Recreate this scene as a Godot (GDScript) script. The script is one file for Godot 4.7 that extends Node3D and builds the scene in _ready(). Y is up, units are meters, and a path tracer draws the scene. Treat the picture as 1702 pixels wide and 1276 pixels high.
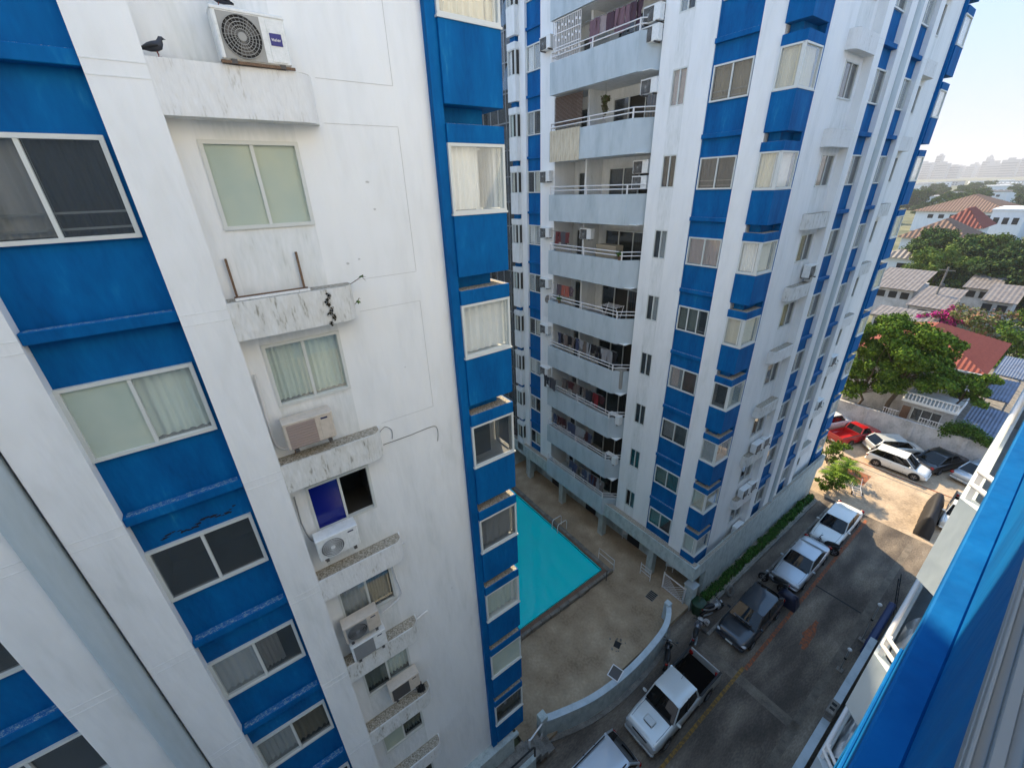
extends Node3D
# The street between the blue and white towers.  x runs along the street, -z away from the
# viewer's building, y up from the street.  V(u, y, w) keeps w positive towards the towers.

const GROUND_Y = 0.0
const EYE = 21.0
const STOREY = 2.8
const WHITE_T = 15.68            # length of one tower along the street

var M = {}
var used_names = {}
var mesh_cache = {}
var rng = RandomNumberGenerator.new()

func V(u, y, w):
	return Vector3(u, y, -w)

# ---------------------------------------------------------------- mesh builder
class MB:
	var v = PackedVector3Array()
	var n = PackedVector3Array()
	var c = PackedColorArray()
	var use_c = false
	var col = Color(1, 1, 1)
	var xf = Transform3D.IDENTITY
	func tri(a, b, d):
		# a, b, d counter-clockwise seen from outside
		a = xf * a; b = xf * b; d = xf * d
		var nn = (b - a).cross(d - a).normalized()
		v.append(a); v.append(d); v.append(b)
		for i in 3:
			n.append(nn)
			if use_c: c.append(col)
	func quad(a, b, d, e):
		tri(a, b, d)
		tri(a, d, e)
	func box(p, q):
		var a = Vector3(min(p.x, q.x), min(p.y, q.y), min(p.z, q.z))
		var b = Vector3(max(p.x, q.x), max(p.y, q.y), max(p.z, q.z))
		quad(Vector3(a.x, a.y, b.z), Vector3(b.x, a.y, b.z), Vector3(b.x, b.y, b.z), Vector3(a.x, b.y, b.z))
		quad(Vector3(b.x, a.y, a.z), Vector3(a.x, a.y, a.z), Vector3(a.x, b.y, a.z), Vector3(b.x, b.y, a.z))
		quad(Vector3(b.x, a.y, b.z), Vector3(b.x, a.y, a.z), Vector3(b.x, b.y, a.z), Vector3(b.x, b.y, b.z))
		quad(Vector3(a.x, a.y, a.z), Vector3(a.x, a.y, b.z), Vector3(a.x, b.y, b.z), Vector3(a.x, b.y, a.z))
		quad(Vector3(a.x, b.y, b.z), Vector3(b.x, b.y, b.z), Vector3(b.x, b.y, a.z), Vector3(a.x, b.y, a.z))
		quad(Vector3(a.x, a.y, a.z), Vector3(b.x, a.y, a.z), Vector3(b.x, a.y, b.z), Vector3(a.x, a.y, b.z))
	func bevel_box(p, q, r):
		# a box with chamfered edges
		var a = Vector3(min(p.x, q.x), min(p.y, q.y), min(p.z, q.z))
		var b = Vector3(max(p.x, q.x), max(p.y, q.y), max(p.z, q.z))
		r = min(r, 0.45 * min(b.x - a.x, min(b.y - a.y, b.z - a.z)))
		var rings = []
		for st in [[a.y, r], [a.y + r, 0.0], [b.y - r, 0.0], [b.y, r]]:
			var y = st[0]
			var k = st[1]
			var x0 = a.x + k; var x1 = b.x - k; var z0 = a.z + k; var z1 = b.z - k
			rings.append([Vector3(x0 + r, y, z1), Vector3(x1 - r, y, z1), Vector3(x1, y, z1 - r), Vector3(x1, y, z0 + r), Vector3(x1 - r, y, z0), Vector3(x0 + r, y, z0), Vector3(x0, y, z0 + r), Vector3(x0, y, z1 - r)])
		for i in 3:
			for j in 8:
				var k = (j + 1) % 8
				quad(rings[i][j], rings[i][k], rings[i + 1][k], rings[i + 1][j])
		for j in range(1, 7):
			tri(rings[3][0], rings[3][j], rings[3][j + 1])
			tri(rings[0][0], rings[0][j + 1], rings[0][j])
	func tube(pts, r, sides = 8, caps = true):
		var rings = []
		var prev = Vector3.ZERO
		for i in pts.size():
			var d
			if i == 0: d = pts[1] - pts[0]
			elif i == pts.size() - 1: d = pts[i] - pts[i - 1]
			else: d = (pts[i + 1] - pts[i]).normalized() + (pts[i] - pts[i - 1]).normalized()
			d = d.normalized()
			var s
			if i == 0:
				s = d.cross(Vector3.UP)
				if s.length() < 0.05: s = d.cross(Vector3.RIGHT)
			else:
				s = prev - d * prev.dot(d)
			s = s.normalized()
			prev = s
			var t = d.cross(s)
			var rr = r[i] if r is Array else r
			var ring = PackedVector3Array()
			for k in sides:
				var a = TAU * k / sides
				ring.append(pts[i] + (s * cos(a) + t * sin(a)) * rr)
			rings.append(ring)
		grid(rings, true)
		if caps:
			for e in [0, rings.size() - 1]:
				for k in range(1, sides - 1):
					if e == 0: tri(rings[e][0], rings[e][k + 1], rings[e][k])
					else: tri(rings[e][0], rings[e][k], rings[e][k + 1])
	func grid(rings, closed = false, flip = false):
		# smooth surface through rows of points
		var R = rings.size()
		var C = rings[0].size()
		var nn = []
		for i in R:
			var row = PackedVector3Array()
			row.resize(C)
			nn.append(row)
		var cc = C if closed else C - 1
		for i in R - 1:
			for j in cc:
				var k = (j + 1) % C
				var f = (rings[i][k] - rings[i][j]).cross(rings[i + 1][j] - rings[i][j]) + (rings[i + 1][j] - rings[i + 1][k]).cross(rings[i][k] - rings[i + 1][k])
				if flip: f = -f
				nn[i][j] += f; nn[i][k] += f; nn[i + 1][j] += f; nn[i + 1][k] += f
		for i in R - 1:
			for j in cc:
				var k = (j + 1) % C
				var q = [[i, j], [i, k], [i + 1, k], [i, j], [i + 1, k], [i + 1, j]]
				if not flip: q = [[i, j], [i + 1, k], [i, k], [i, j], [i + 1, j], [i + 1, k]]
				for e in q:
					v.append(xf * rings[e[0]][e[1]])
					n.append((xf.basis * nn[e[0]][e[1]]).normalized())
					if use_c: c.append(col)
	func lathe(profile, sides = 20):
		# profile: array of [radius, y], axis y
		var rings = []
		for p in profile:
			var ring = PackedVector3Array()
			for k in sides:
				var a = -TAU * k / sides
				ring.append(Vector3(cos(a) * p[0], p[1], sin(a) * p[0]))
			rings.append(ring)
		grid(rings, true)
	func disc(center, r, axis, sides = 20):
		var s = axis.cross(Vector3.UP)
		if s.length() < 0.05: s = axis.cross(Vector3.RIGHT)
		s = s.normalized()
		var t = axis.cross(s).normalized()
		for k in sides:
			var a = TAU * k / sides
			var b = TAU * (k + 1) / sides
			tri(center, center + (s * cos(a) + t * sin(a)) * r, center + (s * cos(b) + t * sin(b)) * r)
	func ring_bar(center, r, wdt, dep, sides = 24):
		# flat ring in the XY plane facing +z
		for k in sides:
			var a = TAU * k / sides
			var b = TAU * (k + 1) / sides
			var A = Vector3(cos(a), sin(a), 0)
			var B = Vector3(cos(b), sin(b), 0)
			var z = Vector3(0, 0, dep)
			quad(center + A * (r - wdt) + z, center + A * r + z, center + B * r + z, center + B * (r - wdt) + z)
			quad(center + A * r, center + B * r, center + B * r + z, center + A * r + z)
			quad(center + B * (r - wdt), center + A * (r - wdt), center + A * (r - wdt) + z, center + B * (r - wdt) + z)
	func mesh():
		var m = ArrayMesh.new()
		var arr = []
		arr.resize(Mesh.ARRAY_MAX)
		arr[Mesh.ARRAY_VERTEX] = v
		arr[Mesh.ARRAY_NORMAL] = n
		if use_c: arr[Mesh.ARRAY_COLOR] = c
		m.add_surface_from_arrays(Mesh.PRIMITIVE_TRIANGLES, arr)
		return m

# ---------------------------------------------------------------- scene helpers
func numbered(called):
	if not used_names.has(called):
		used_names[called] = 0
		return called
	used_names[called] += 1
	return "%s_%03d" % [called, used_names[called]]

func thing(called, label, category, at = Vector3.ZERO, turn = 0.0, group = ""):
	var o = Node3D.new()
	o.name = numbered(called)
	add_child(o)
	o.position = at
	o.rotation.y = turn
	o.set_meta("label", label)
	o.set_meta("category", category)
	if group != "": o.set_meta("group", group)
	return o

func structure(called, mesh, mat, at = Vector3.ZERO):
	var o = MeshInstance3D.new()
	o.mesh = mesh
	o.material_override = mat
	o.name = numbered(called)
	o.position = at
	o.set_meta("kind", "structure")
	add_child(o)
	return o

func part(parent, called, mesh, mat, at = Vector3.ZERO, turn = 0.0):
	var o = MeshInstance3D.new()
	o.mesh = mesh
	o.material_override = mat
	o.name = called
	o.position = at
	o.rotation.y = turn
	parent.add_child(o, true)
	return o

func single(called, label, category, mesh, mat, at = Vector3.ZERO, turn = 0.0, group = ""):
	var o = MeshInstance3D.new()
	o.mesh = mesh
	o.material_override = mat
	o.name = numbered(called)
	o.position = at
	o.rotation.y = turn
	o.set_meta("label", label)
	o.set_meta("category", category)
	if group != "": o.set_meta("group", group)
	add_child(o)
	return o

func copy_thing(src, at, turn, label):
	var r = src.duplicate()
	var base = String(src.name)
	var tail = base.substr(base.length() - 4)
	if tail.begins_with("_") and tail.substr(1).is_valid_int(): base = base.substr(0, base.length() - 4)
	r.name = numbered(base)
	add_child(r)
	r.position = at
	r.rotation.y = turn
	r.set_meta("label", label)
	return r

func box_mesh(sx, sy, sz, bev = 0.0):
	var key = "b%.3f_%.3f_%.3f_%.3f" % [sx, sy, sz, bev]
	if not mesh_cache.has(key):
		var b = MB.new()
		var h = Vector3(sx, sy, sz) * 0.5
		if bev > 0.0: b.bevel_box(-h, h, bev)
		else: b.box(-h, h)
		mesh_cache[key] = b.mesh()
	return mesh_cache[key]

# a box part given by its extents in u, y, w
func boxp(parent, called, mat, u0, u1, y0, y1, w0, w1, bev = 0.0):
	var m = box_mesh(abs(u1 - u0), abs(y1 - y0), abs(w1 - w0), bev)
	return part(parent, called, m, mat, V((u0 + u1) * 0.5, (y0 + y1) * 0.5, (w0 + w1) * 0.5))

# ---------------------------------------------------------------- textures and materials
func noise(seed_, freq, oct = 4, type = FastNoiseLite.TYPE_SIMPLEX_SMOOTH):
	var f = FastNoiseLite.new()
	f.seed = seed_
	f.frequency = freq
	f.noise_type = type
	f.fractal_octaves = oct
	return f

func gimg(f, size):
	return f.get_seamless_image(size, size, false, false, 0.15, true)

# layered colour texture: stops is a list of [value, colour]; two noises are mixed
func tex(seed_, size, f1, f2, mixk, stops):
	var a = gimg(noise(seed_, f1, 5), size)
	var b = gimg(noise(seed_ + 77, f2, 3), size)
	var g = Gradient.new()
	var offs = PackedFloat32Array()
	var cols = PackedColorArray()
	for s in stops:
		offs.append(s[0]); cols.append(s[1])
	g.offsets = offs
	g.colors = cols
	var lut = []
	for i in 256: lut.append(g.sample(i / 255.0))
	var da = a.get_data()
	var db = b.get_data()
	a.convert(Image.FORMAT_L8); b.convert(Image.FORMAT_L8)
	da = a.get_data(); db = b.get_data()
	var out = PackedByteArray()
	out.resize(size * size * 3)
	for i in size * size:
		var t = int(clamp(da[i] * (1.0 - mixk) + db[i] * mixk, 0, 255))
		var c = lut[t]
		out[i * 3] = c.r8; out[i * 3 + 1] = c.g8; out[i * 3 + 2] = c.b8
	var im = Image.create_from_data(size, size, false, Image.FORMAT_RGB8, out)
	im.generate_mipmaps()
	return ImageTexture.create_from_image(im)

func bump(seed_, size, freq, strength, oct = 4):
	var a = gimg(noise(seed_, freq, oct), size)
	a.convert(Image.FORMAT_RGBA8)
	a.bump_map_to_normal_map(strength)
	a.generate_mipmaps()
	return ImageTexture.create_from_image(a)

func lin(r, g, b):
	return Color(r, g, b).linear_to_srgb()

func mat(color, rough = 0.8, metal = 0.0):
	var m = StandardMaterial3D.new()
	m.albedo_color = color
	m.roughness = rough
	m.metallic = metal
	return m

func tmat(texture, scale, rough, normal = null, nscale = 1.0):
	var m = StandardMaterial3D.new()
	m.albedo_texture = texture
	m.roughness = rough
	m.uv1_triplanar = true
	m.uv1_world_triplanar = true
	m.uv1_scale = scale
	if normal != null:
		m.normal_enabled = true
		m.normal_texture = normal
		m.normal_scale = nscale
	return m

func glass(tint, alpha):
	var m = StandardMaterial3D.new()
	m.transparency = BaseMaterial3D.TRANSPARENCY_ALPHA
	m.albedo_color = Color(tint.r, tint.g, tint.b, alpha)
	m.roughness = 0.0
	m.metallic_specular = 0.7
	return m

func g3(v, w = 1.0, tint = Color(1, 1, 1)):
	return Color(v * tint.r, v * tint.g, v * tint.b * w)

func make_materials():
	var fine = bump(5, 256, 0.05, 2.0)
	var rough_n = bump(9, 256, 0.03, 4.0)
	# weathered white masonry paint: pale, with faint grey blotches and rain streaks
	var t_white = tex(11, 512, 0.006, 0.03, 0.3, [[0.0, Color(0.83, 0.84, 0.83)], [0.3, Color(0.885, 0.89, 0.885)], [0.55, Color(0.905, 0.91, 0.905)], [1.0, Color(0.92, 0.92, 0.91)]])
	M.white = tmat(t_white, Vector3(0.35, 0.07, 0.35), 0.82, fine, 0.25)
	var t_white2 = tex(13, 512, 0.01, 0.05, 0.4, [[0.0, Color(0.72, 0.73, 0.71)], [0.3, Color(0.84, 0.85, 0.84)], [0.7, Color(0.89, 0.895, 0.89)], [1.0, Color(0.905, 0.905, 0.895)]])
	M.white2 = tmat(t_white2, Vector3(0.5, 0.1, 0.5), 0.85, fine, 0.3)
	var t_ledge = tex(21, 512, 0.012, 0.06, 0.45, [[0.0, Color(0.60, 0.58, 0.54)], [0.2, Color(0.76, 0.75, 0.72)], [0.36, Color(0.85, 0.85, 0.84)], [1.0, Color(0.90, 0.90, 0.89)]])
	M.skyline = mat(Color(0.64, 0.63, 0.61), 0.9)
	M.skyline_glass = mat(Color(0.26, 0.26, 0.26), 0.3)
	M.joint = mat(Color(0.74, 0.74, 0.73), 0.9)
	M.ledge_stained = tmat(tex(25, 512, 0.012, 0.06, 0.45, [[0.0, Color(0.42, 0.40, 0.36)], [0.24, Color(0.64, 0.63, 0.59)], [0.38, Color(0.81, 0.81, 0.79)], [1.0, Color(0.89, 0.89, 0.88)]]), Vector3(0.6, 0.16, 0.6), 0.9, rough_n, 0.5)
	M.ledge = tmat(t_ledge, Vector3(0.9, 0.22, 0.9), 0.9, rough_n, 0.4)
	var t_dirt = tex(23, 512, 0.03, 0.12, 0.6, [[0.0, Color(0.22, 0.19, 0.15)], [0.36, Color(0.42, 0.38, 0.32)], [0.5, Color(0.60, 0.57, 0.51)], [0.65, Color(0.74, 0.72, 0.67)], [1.0, Color(0.86, 0.85, 0.82)]])
	M.dirt = tmat(t_dirt, Vector3(1.1, 1.1, 1.1), 1.0, rough_n, 0.8)
	var t_blue = tex(31, 512, 0.006, 0.04, 0.3, [[0.0, Color(0.0, 0.275, 0.48)], [0.25, Color(0.0, 0.32, 0.545)], [0.5, Color(0.0, 0.35, 0.58)], [0.7, Color(0.0, 0.37, 0.605)], [0.84, Color(0.05, 0.41, 0.63)], [1.0, Color(0.28, 0.51, 0.67)]])
	M.blue = tmat(t_blue, Vector3(0.55, 0.16, 0.55), 0.7, fine, 0.3)
	M.blue.metallic_specular = 0.25
	var t_bled = tex(33, 512, 0.02, 0.09, 0.55, [[0.0, Color(0.0, 0.29, 0.53)], [0.44, Color(0.03, 0.33, 0.57)], [0.54, Color(0.22, 0.45, 0.60)], [0.63, Color(0.58, 0.63, 0.62)], [1.0, Color(0.78, 0.78, 0.74)]])
	M.blue_chalk = tmat(t_bled, Vector3(1.1, 1.6, 1.6), 0.85, fine, 0.3)
	var t_pale = tex(41, 512, 0.006, 0.03, 0.3, [[0.0, Color(0.62, 0.67, 0.69)], [0.5, Color(0.70, 0.745, 0.765)], [1.0, Color(0.74, 0.78, 0.80)]])
	M.pale = tmat(t_pale, Vector3(0.4, 0.1, 0.4), 0.8, fine, 0.25)
	var t_podium = tex(43, 512, 0.01, 0.05, 0.4, [[0.0, Color(0.54, 0.58, 0.57)], [0.5, Color(0.69, 0.73, 0.72)], [1.0, Color(0.78, 0.81, 0.79)]])
	M.podium = tmat(t_podium, Vector3(0.5, 0.25, 0.5), 0.85, fine, 0.3)
	var t_asph = tex(51, 1024, 0.004, 0.08, 0.3, [[0.0, Color(0.20, 0.18, 0.155)], [0.35, Color(0.31, 0.275, 0.24)], [0.5, Color(0.38, 0.34, 0.295)], [0.65, Color(0.45, 0.405, 0.35)], [0.8, Color(0.52, 0.475, 0.415)], [1.0, Color(0.62, 0.57, 0.505)]])
	M.asphalt = tmat(t_asph, Vector3(0.055, 0.11, 0.17), 0.85, rough_n, 0.35)
	var t_lot = tex(53, 512, 0.006, 0.07, 0.4, [[0.0, Color(0.47, 0.41, 0.34)], [0.45, Color(0.64, 0.565, 0.475)], [1.0, Color(0.77, 0.69, 0.59)]])
	M.lot = tmat(t_lot, Vector3(0.15, 0.15, 0.15), 0.95, rough_n, 0.4)
	var t_conc = tex(55, 512, 0.01, 0.07, 0.4, [[0.0, Color(0.30, 0.28, 0.25)], [0.45, Color(0.46, 0.44, 0.41)], [1.0, Color(0.62, 0.60, 0.56)]])
	M.worn_road = tmat(tex(58, 512, 0.01, 0.07, 0.4, [[0.0, Color(0.29, 0.265, 0.235)], [0.45, Color(0.41, 0.375, 0.33)], [1.0, Color(0.52, 0.48, 0.43)]]), Vector3(0.3, 0.3, 0.3), 0.9, rough_n, 0.3)
	M.concrete = tmat(t_conc, Vector3(0.4, 0.4, 0.4), 0.9, rough_n, 0.4)
	var t_deck = tex(57, 1024, 0.004, 0.05, 0.3, [[0.0, Color(0.46, 0.39, 0.30)], [0.35, Color(0.60, 0.52, 0.42)], [0.6, Color(0.66, 0.58, 0.475)], [0.8, Color(0.72, 0.64, 0.535)], [1.0, Color(0.80, 0.725, 0.615)]])
	M.deck = tmat(t_deck, Vector3(0.12, 0.12, 0.12), 0.85, rough_n, 0.3)
	var t_wallgrey = tex(59, 512, 0.008, 0.05, 0.4, [[0.0, Color(0.55, 0.55, 0.54)], [0.5, Color(0.71, 0.70, 0.695)], [1.0, Color(0.80, 0.79, 0.78)]])
	M.site_wall = tmat(t_wallgrey, Vector3(0.25, 0.15, 0.25), 0.9, fine, 0.3)
	var t_earth = tex(61, 512, 0.01, 0.05, 0.4, [[0.0, Color(0.20, 0.23, 0.13)], [0.5, Color(0.36, 0.37, 0.26)], [1.0, Color(0.52, 0.50, 0.42)]])
	M.earth = tmat(t_earth, Vector3(0.01, 0.01, 0.01), 1.0)
	var t_tile = tex(63, 512, 0.02, 0.1, 0.5, [[0.0, Color(0.38, 0.16, 0.12)], [0.5, Color(0.50, 0.23, 0.18)], [1.0, Color(0.60, 0.32, 0.26)]])
	M.red_tile = tmat(t_tile, Vector3(0.3, 0.3, 0.3), 0.85)
	var t_brown = tex(65, 512, 0.01, 0.08, 0.5, [[0.0, Color(0.34, 0.26, 0.21)], [0.5, Color(0.46, 0.355, 0.29)], [1.0, Color(0.56, 0.44, 0.37)]])
	M.brown_tile = tmat(t_brown, Vector3(0.2, 0.2, 0.2), 0.9)
	var t_zinc = tex(67, 512, 0.008, 0.06, 0.4, [[0.0, Color(0.28, 0.24, 0.21)], [0.5, Color(0.41, 0.38, 0.36)], [1.0, Color(0.55, 0.53, 0.51)]])
	M.zinc = tmat(t_zinc, Vector3(0.25, 0.25, 0.25), 0.6)
	M.blue_zinc = tmat(t_zinc, Vector3(0.25, 0.25, 0.25), 0.5)
	M.blue_zinc.albedo_color = Color(0.8, 0.98, 1.25)
	var t_rustpanel = tex(69, 512, 0.01, 0.05, 0.4, [[0.0, Color(0.48, 0.37, 0.27)], [0.4, Color(0.74, 0.70, 0.61)], [1.0, Color(0.85, 0.82, 0.75)]])
	M.rust_sheet = tmat(t_rustpanel, Vector3(1.5, 0.2, 1.5), 0.7)
	var t_curt = tex(71, 256, 0.01, 0.06, 0.3, [[0.0, Color(0.86, 0.86, 0.84)], [1.0, Color(0.95, 0.95, 0.93)]])
	M.curtain = tmat(t_curt, Vector3(0.8, 0.3, 0.8), 0.95)
	M.curtain.backlight = Color(0.3, 0.3, 0.3)
	M.c_white = M.curtain
	for e in [["c_cream", Color(0.90, 0.85, 0.72)], ["c_grey", Color(0.52, 0.54, 0.55)], ["c_dark", Color(0.22, 0.23, 0.24)], ["c_pink", Color(0.66, 0.52, 0.50)], ["c_green", Color(0.80, 0.86, 0.81)], ["c_brown", Color(0.62, 0.47, 0.38)], ["c_blue", Color(0.06, 0.13, 0.52)], ["c_beige", Color(0.80, 0.77, 0.66)]]:
		M[e[0]] = mat(e[1], 0.9)
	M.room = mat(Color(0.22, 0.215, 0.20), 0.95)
	M.alu = mat(Color(0.80, 0.81, 0.79), 0.45)
	M.alu_grey = mat(Color(0.55, 0.56, 0.56), 0.4, 0.2)
	M.pane = glass(Color(0.86, 0.90, 0.89), 0.14)
	M.pane_dark = glass(Color(0.20, 0.23, 0.24), 0.34)
	M.frost = tmat(tex(93, 256, 0.01, 0.03, 0.3, [[0.0, Color(0.64, 0.70, 0.65)], [0.5, Color(0.70, 0.745, 0.69)], [1.0, Color(0.76, 0.78, 0.69)]]), Vector3(0.25, 0.25, 0.25), 0.12)
	M.frost.metallic_specular = 0.6
	M.rail = mat(Color(0.86, 0.85, 0.84), 0.5)
	M.ac_white = tmat(t_white2, Vector3(1.5, 1.5, 1.5), 0.5)
	M.ac_beige = tmat(t_white2, Vector3(1.2, 1.2, 1.2), 0.6)
	M.ac_beige.albedo_color = Color(0.90, 0.84, 0.78)
	M.grille = mat(Color(0.30, 0.29, 0.28), 0.6)
	M.grille_brown = mat(Color(0.62, 0.56, 0.53), 0.7)
	M.bed_liner = mat(Color(0.04, 0.04, 0.045), 0.95)
	M.bed_liner.metallic_specular = 0.1
	M.blue_pane = mat(Color(0.045, 0.10, 0.46), 0.12)
	M.black = mat(Color(0.035, 0.035, 0.04), 0.6)
	M.dark = mat(Color(0.10, 0.10, 0.10), 0.8)
	M.rust = tmat(t_dirt, Vector3(3, 3, 3), 0.8)
	M.rust.albedo_color = Color(0.72, 0.60, 0.52)
	M.pipe = tmat(t_white2, Vector3(0.5, 0.06, 0.5), 0.5)
	M.pipe.albedo_color = Color(0.83, 0.87, 0.89)
	M.orange = tmat(tex(73, 512, 0.02, 0.12, 0.5, [[0.0, Color(0.28, 0.25, 0.23)], [0.42, Color(0.36, 0.28, 0.23)], [0.52, Color(0.55, 0.30, 0.17)], [1.0, Color(0.78, 0.40, 0.17)]]), Vector3(0.5, 0.5, 0.5), 0.85)
	M.ochre = tmat(tex(75, 512, 0.02, 0.12, 0.5, [[0.0, Color(0.28, 0.25, 0.21)], [0.45, Color(0.40, 0.31, 0.18)], [0.6, Color(0.56, 0.42, 0.16)], [1.0, Color(0.70, 0.53, 0.19)]]), Vector3(0.5, 0.5, 0.5), 0.85)
	M.tyre = mat(Color(0.07, 0.07, 0.07), 0.9)
	M.rim = mat(Color(0.55, 0.56, 0.58), 0.35, 0.7)
	M.car_glass = mat(Color(0.035, 0.04, 0.045), 0.04)
	M.car_glass.metallic_specular = 0.45
	M.red_lamp = mat(Color(0.55, 0.03, 0.03), 0.2)
	M.head_lamp = mat(Color(0.78, 0.80, 0.82), 0.1, 0.3)
	M.plate = mat(Color(0.85, 0.85, 0.82), 0.5)
	M.trim = mat(Color(0.06, 0.06, 0.065), 0.55)

func paint(color, metal = 0.35):
	var m = mat(color, 0.35, metal)
	m.clearcoat_enabled = true
	m.clearcoat = 1.0
	m.clearcoat_roughness = 0.06
	return m

# ---------------------------------------------------------------- windows
# local frame: x to the right seen from outside, y up, z outwards; origin bottom centre of the outer frame
func frame_mesh(W, H, n, bar = 0.05):
	var key = "frame%.2f_%.2f_%d" % [W, H, n]
	if not mesh_cache.has(key):
		var b = MB.new()
		var t = bar
		b.box(Vector3(-W / 2, 0, -0.06), Vector3(W / 2, t, 0.035))
		b.box(Vector3(-W / 2, H - t, -0.06), Vector3(W / 2, H, 0.03))
		b.box(Vector3(-W / 2, t, -0.06), Vector3(-W / 2 + t, H - t, 0.028))
		b.box(Vector3(W / 2 - t, t, -0.06), Vector3(W / 2, H - t, 0.028))
		for i in range(1, n):
			var x = -W / 2 + W * i / n
			b.box(Vector3(x - 0.022, t, -0.045), Vector3(x + 0.022, H - t, 0.018))
		mesh_cache[key] = b.mesh()
	return mesh_cache[key]

func curtain_mesh(W, H, pleats):
	var key = "cur%.2f_%.2f_%d" % [W, H, pleats]
	if not mesh_cache.has(key):
		var b = MB.new()
		var rows = []
		var r = RandomNumberGenerator.new()
		r.seed = int(W * 100) + pleats * 7 + int(H * 1000)
		var ph = []
		for i in pleats * 6 + 1: ph.append(r.randf_range(-0.012, 0.012))
		for j in 5:
			var row = PackedVector3Array()
			for i in pleats * 6 + 1:
				var f = float(i) / (pleats * 6)
				var amp = 0.018 + 0.01 * j / 4.0
				row.append(Vector3(-W / 2 + W * f + ph[i] * 0.4, H * (1.0 - j / 4.0), sin(f * pleats * TAU + ph[i] * 60.0) * amp + ph[i]))
			rows.append(row)
		b.grid(rows)
		mesh_cache[key] = b.mesh()
	return mesh_cache[key]

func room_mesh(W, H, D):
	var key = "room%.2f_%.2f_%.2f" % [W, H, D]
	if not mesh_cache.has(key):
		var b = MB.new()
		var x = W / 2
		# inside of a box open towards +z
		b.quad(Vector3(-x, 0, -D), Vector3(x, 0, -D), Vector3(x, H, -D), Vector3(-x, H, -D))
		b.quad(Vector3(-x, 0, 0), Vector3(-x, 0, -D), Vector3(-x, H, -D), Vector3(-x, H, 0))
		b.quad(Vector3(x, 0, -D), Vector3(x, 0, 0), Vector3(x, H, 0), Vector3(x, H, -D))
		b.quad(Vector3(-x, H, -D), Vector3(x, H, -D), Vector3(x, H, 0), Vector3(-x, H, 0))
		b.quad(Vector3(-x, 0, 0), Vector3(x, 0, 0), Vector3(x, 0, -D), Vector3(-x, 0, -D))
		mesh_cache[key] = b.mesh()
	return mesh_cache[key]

# style: one entry for each sash: "" open glass, "open" no pane, "frost" milky pane, "dark" tinted pane, a curtain material,
# or curtain material + "/" to cover only half of that sash
func window(parent, W, H, at, turn, style, rails = 0, depth = 0.9):
	var n = style.size()
	var w = part(parent, "window", frame_mesh(W, H, n), M.alu, at, turn)
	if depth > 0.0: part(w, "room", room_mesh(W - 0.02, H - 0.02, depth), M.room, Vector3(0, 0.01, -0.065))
	var pw = (W - 0.1) / n
	for i in n:
		var x = -W / 2 + 0.05 + pw * (i + 0.5)
		var s = style[i]
		var tail = s.ends_with("/")
		var bits = s.trim_suffix("/").split("+")
		var head = bits[bits.size() - 1]
		if s != "open":
			var pm = M.pane
			if bits[0] == "frost": pm = M.frost
			elif bits[0] == "dark": pm = M.pane_dark
			elif bits[0] == "blue": pm = M.blue_pane
			part(w, "pane", box_mesh(pw, H - 0.1, 0.006), pm, Vector3(x, H / 2, -0.012 - 0.016 * (i % 2)))
		if head.begins_with("c_"):
			if tail: part(w, "curtain", curtain_mesh(pw * 0.55, H - 0.1, 5), M[head], Vector3(x - pw * 0.2, 0.06, -0.14))
			else: part(w, "curtain", curtain_mesh(pw + 0.04, H - 0.1, 6 + (i * 3 + int(at.y)) % 4), M[head], Vector3(x, 0.06, -0.14 - 0.012 * i))
	for k in rails:
		part(w, "guard_bar", box_mesh(W - 0.1, 0.025, 0.025), M.alu, Vector3(0, H * (0.12 + 0.16 * k), -0.085))
	return w

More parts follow.
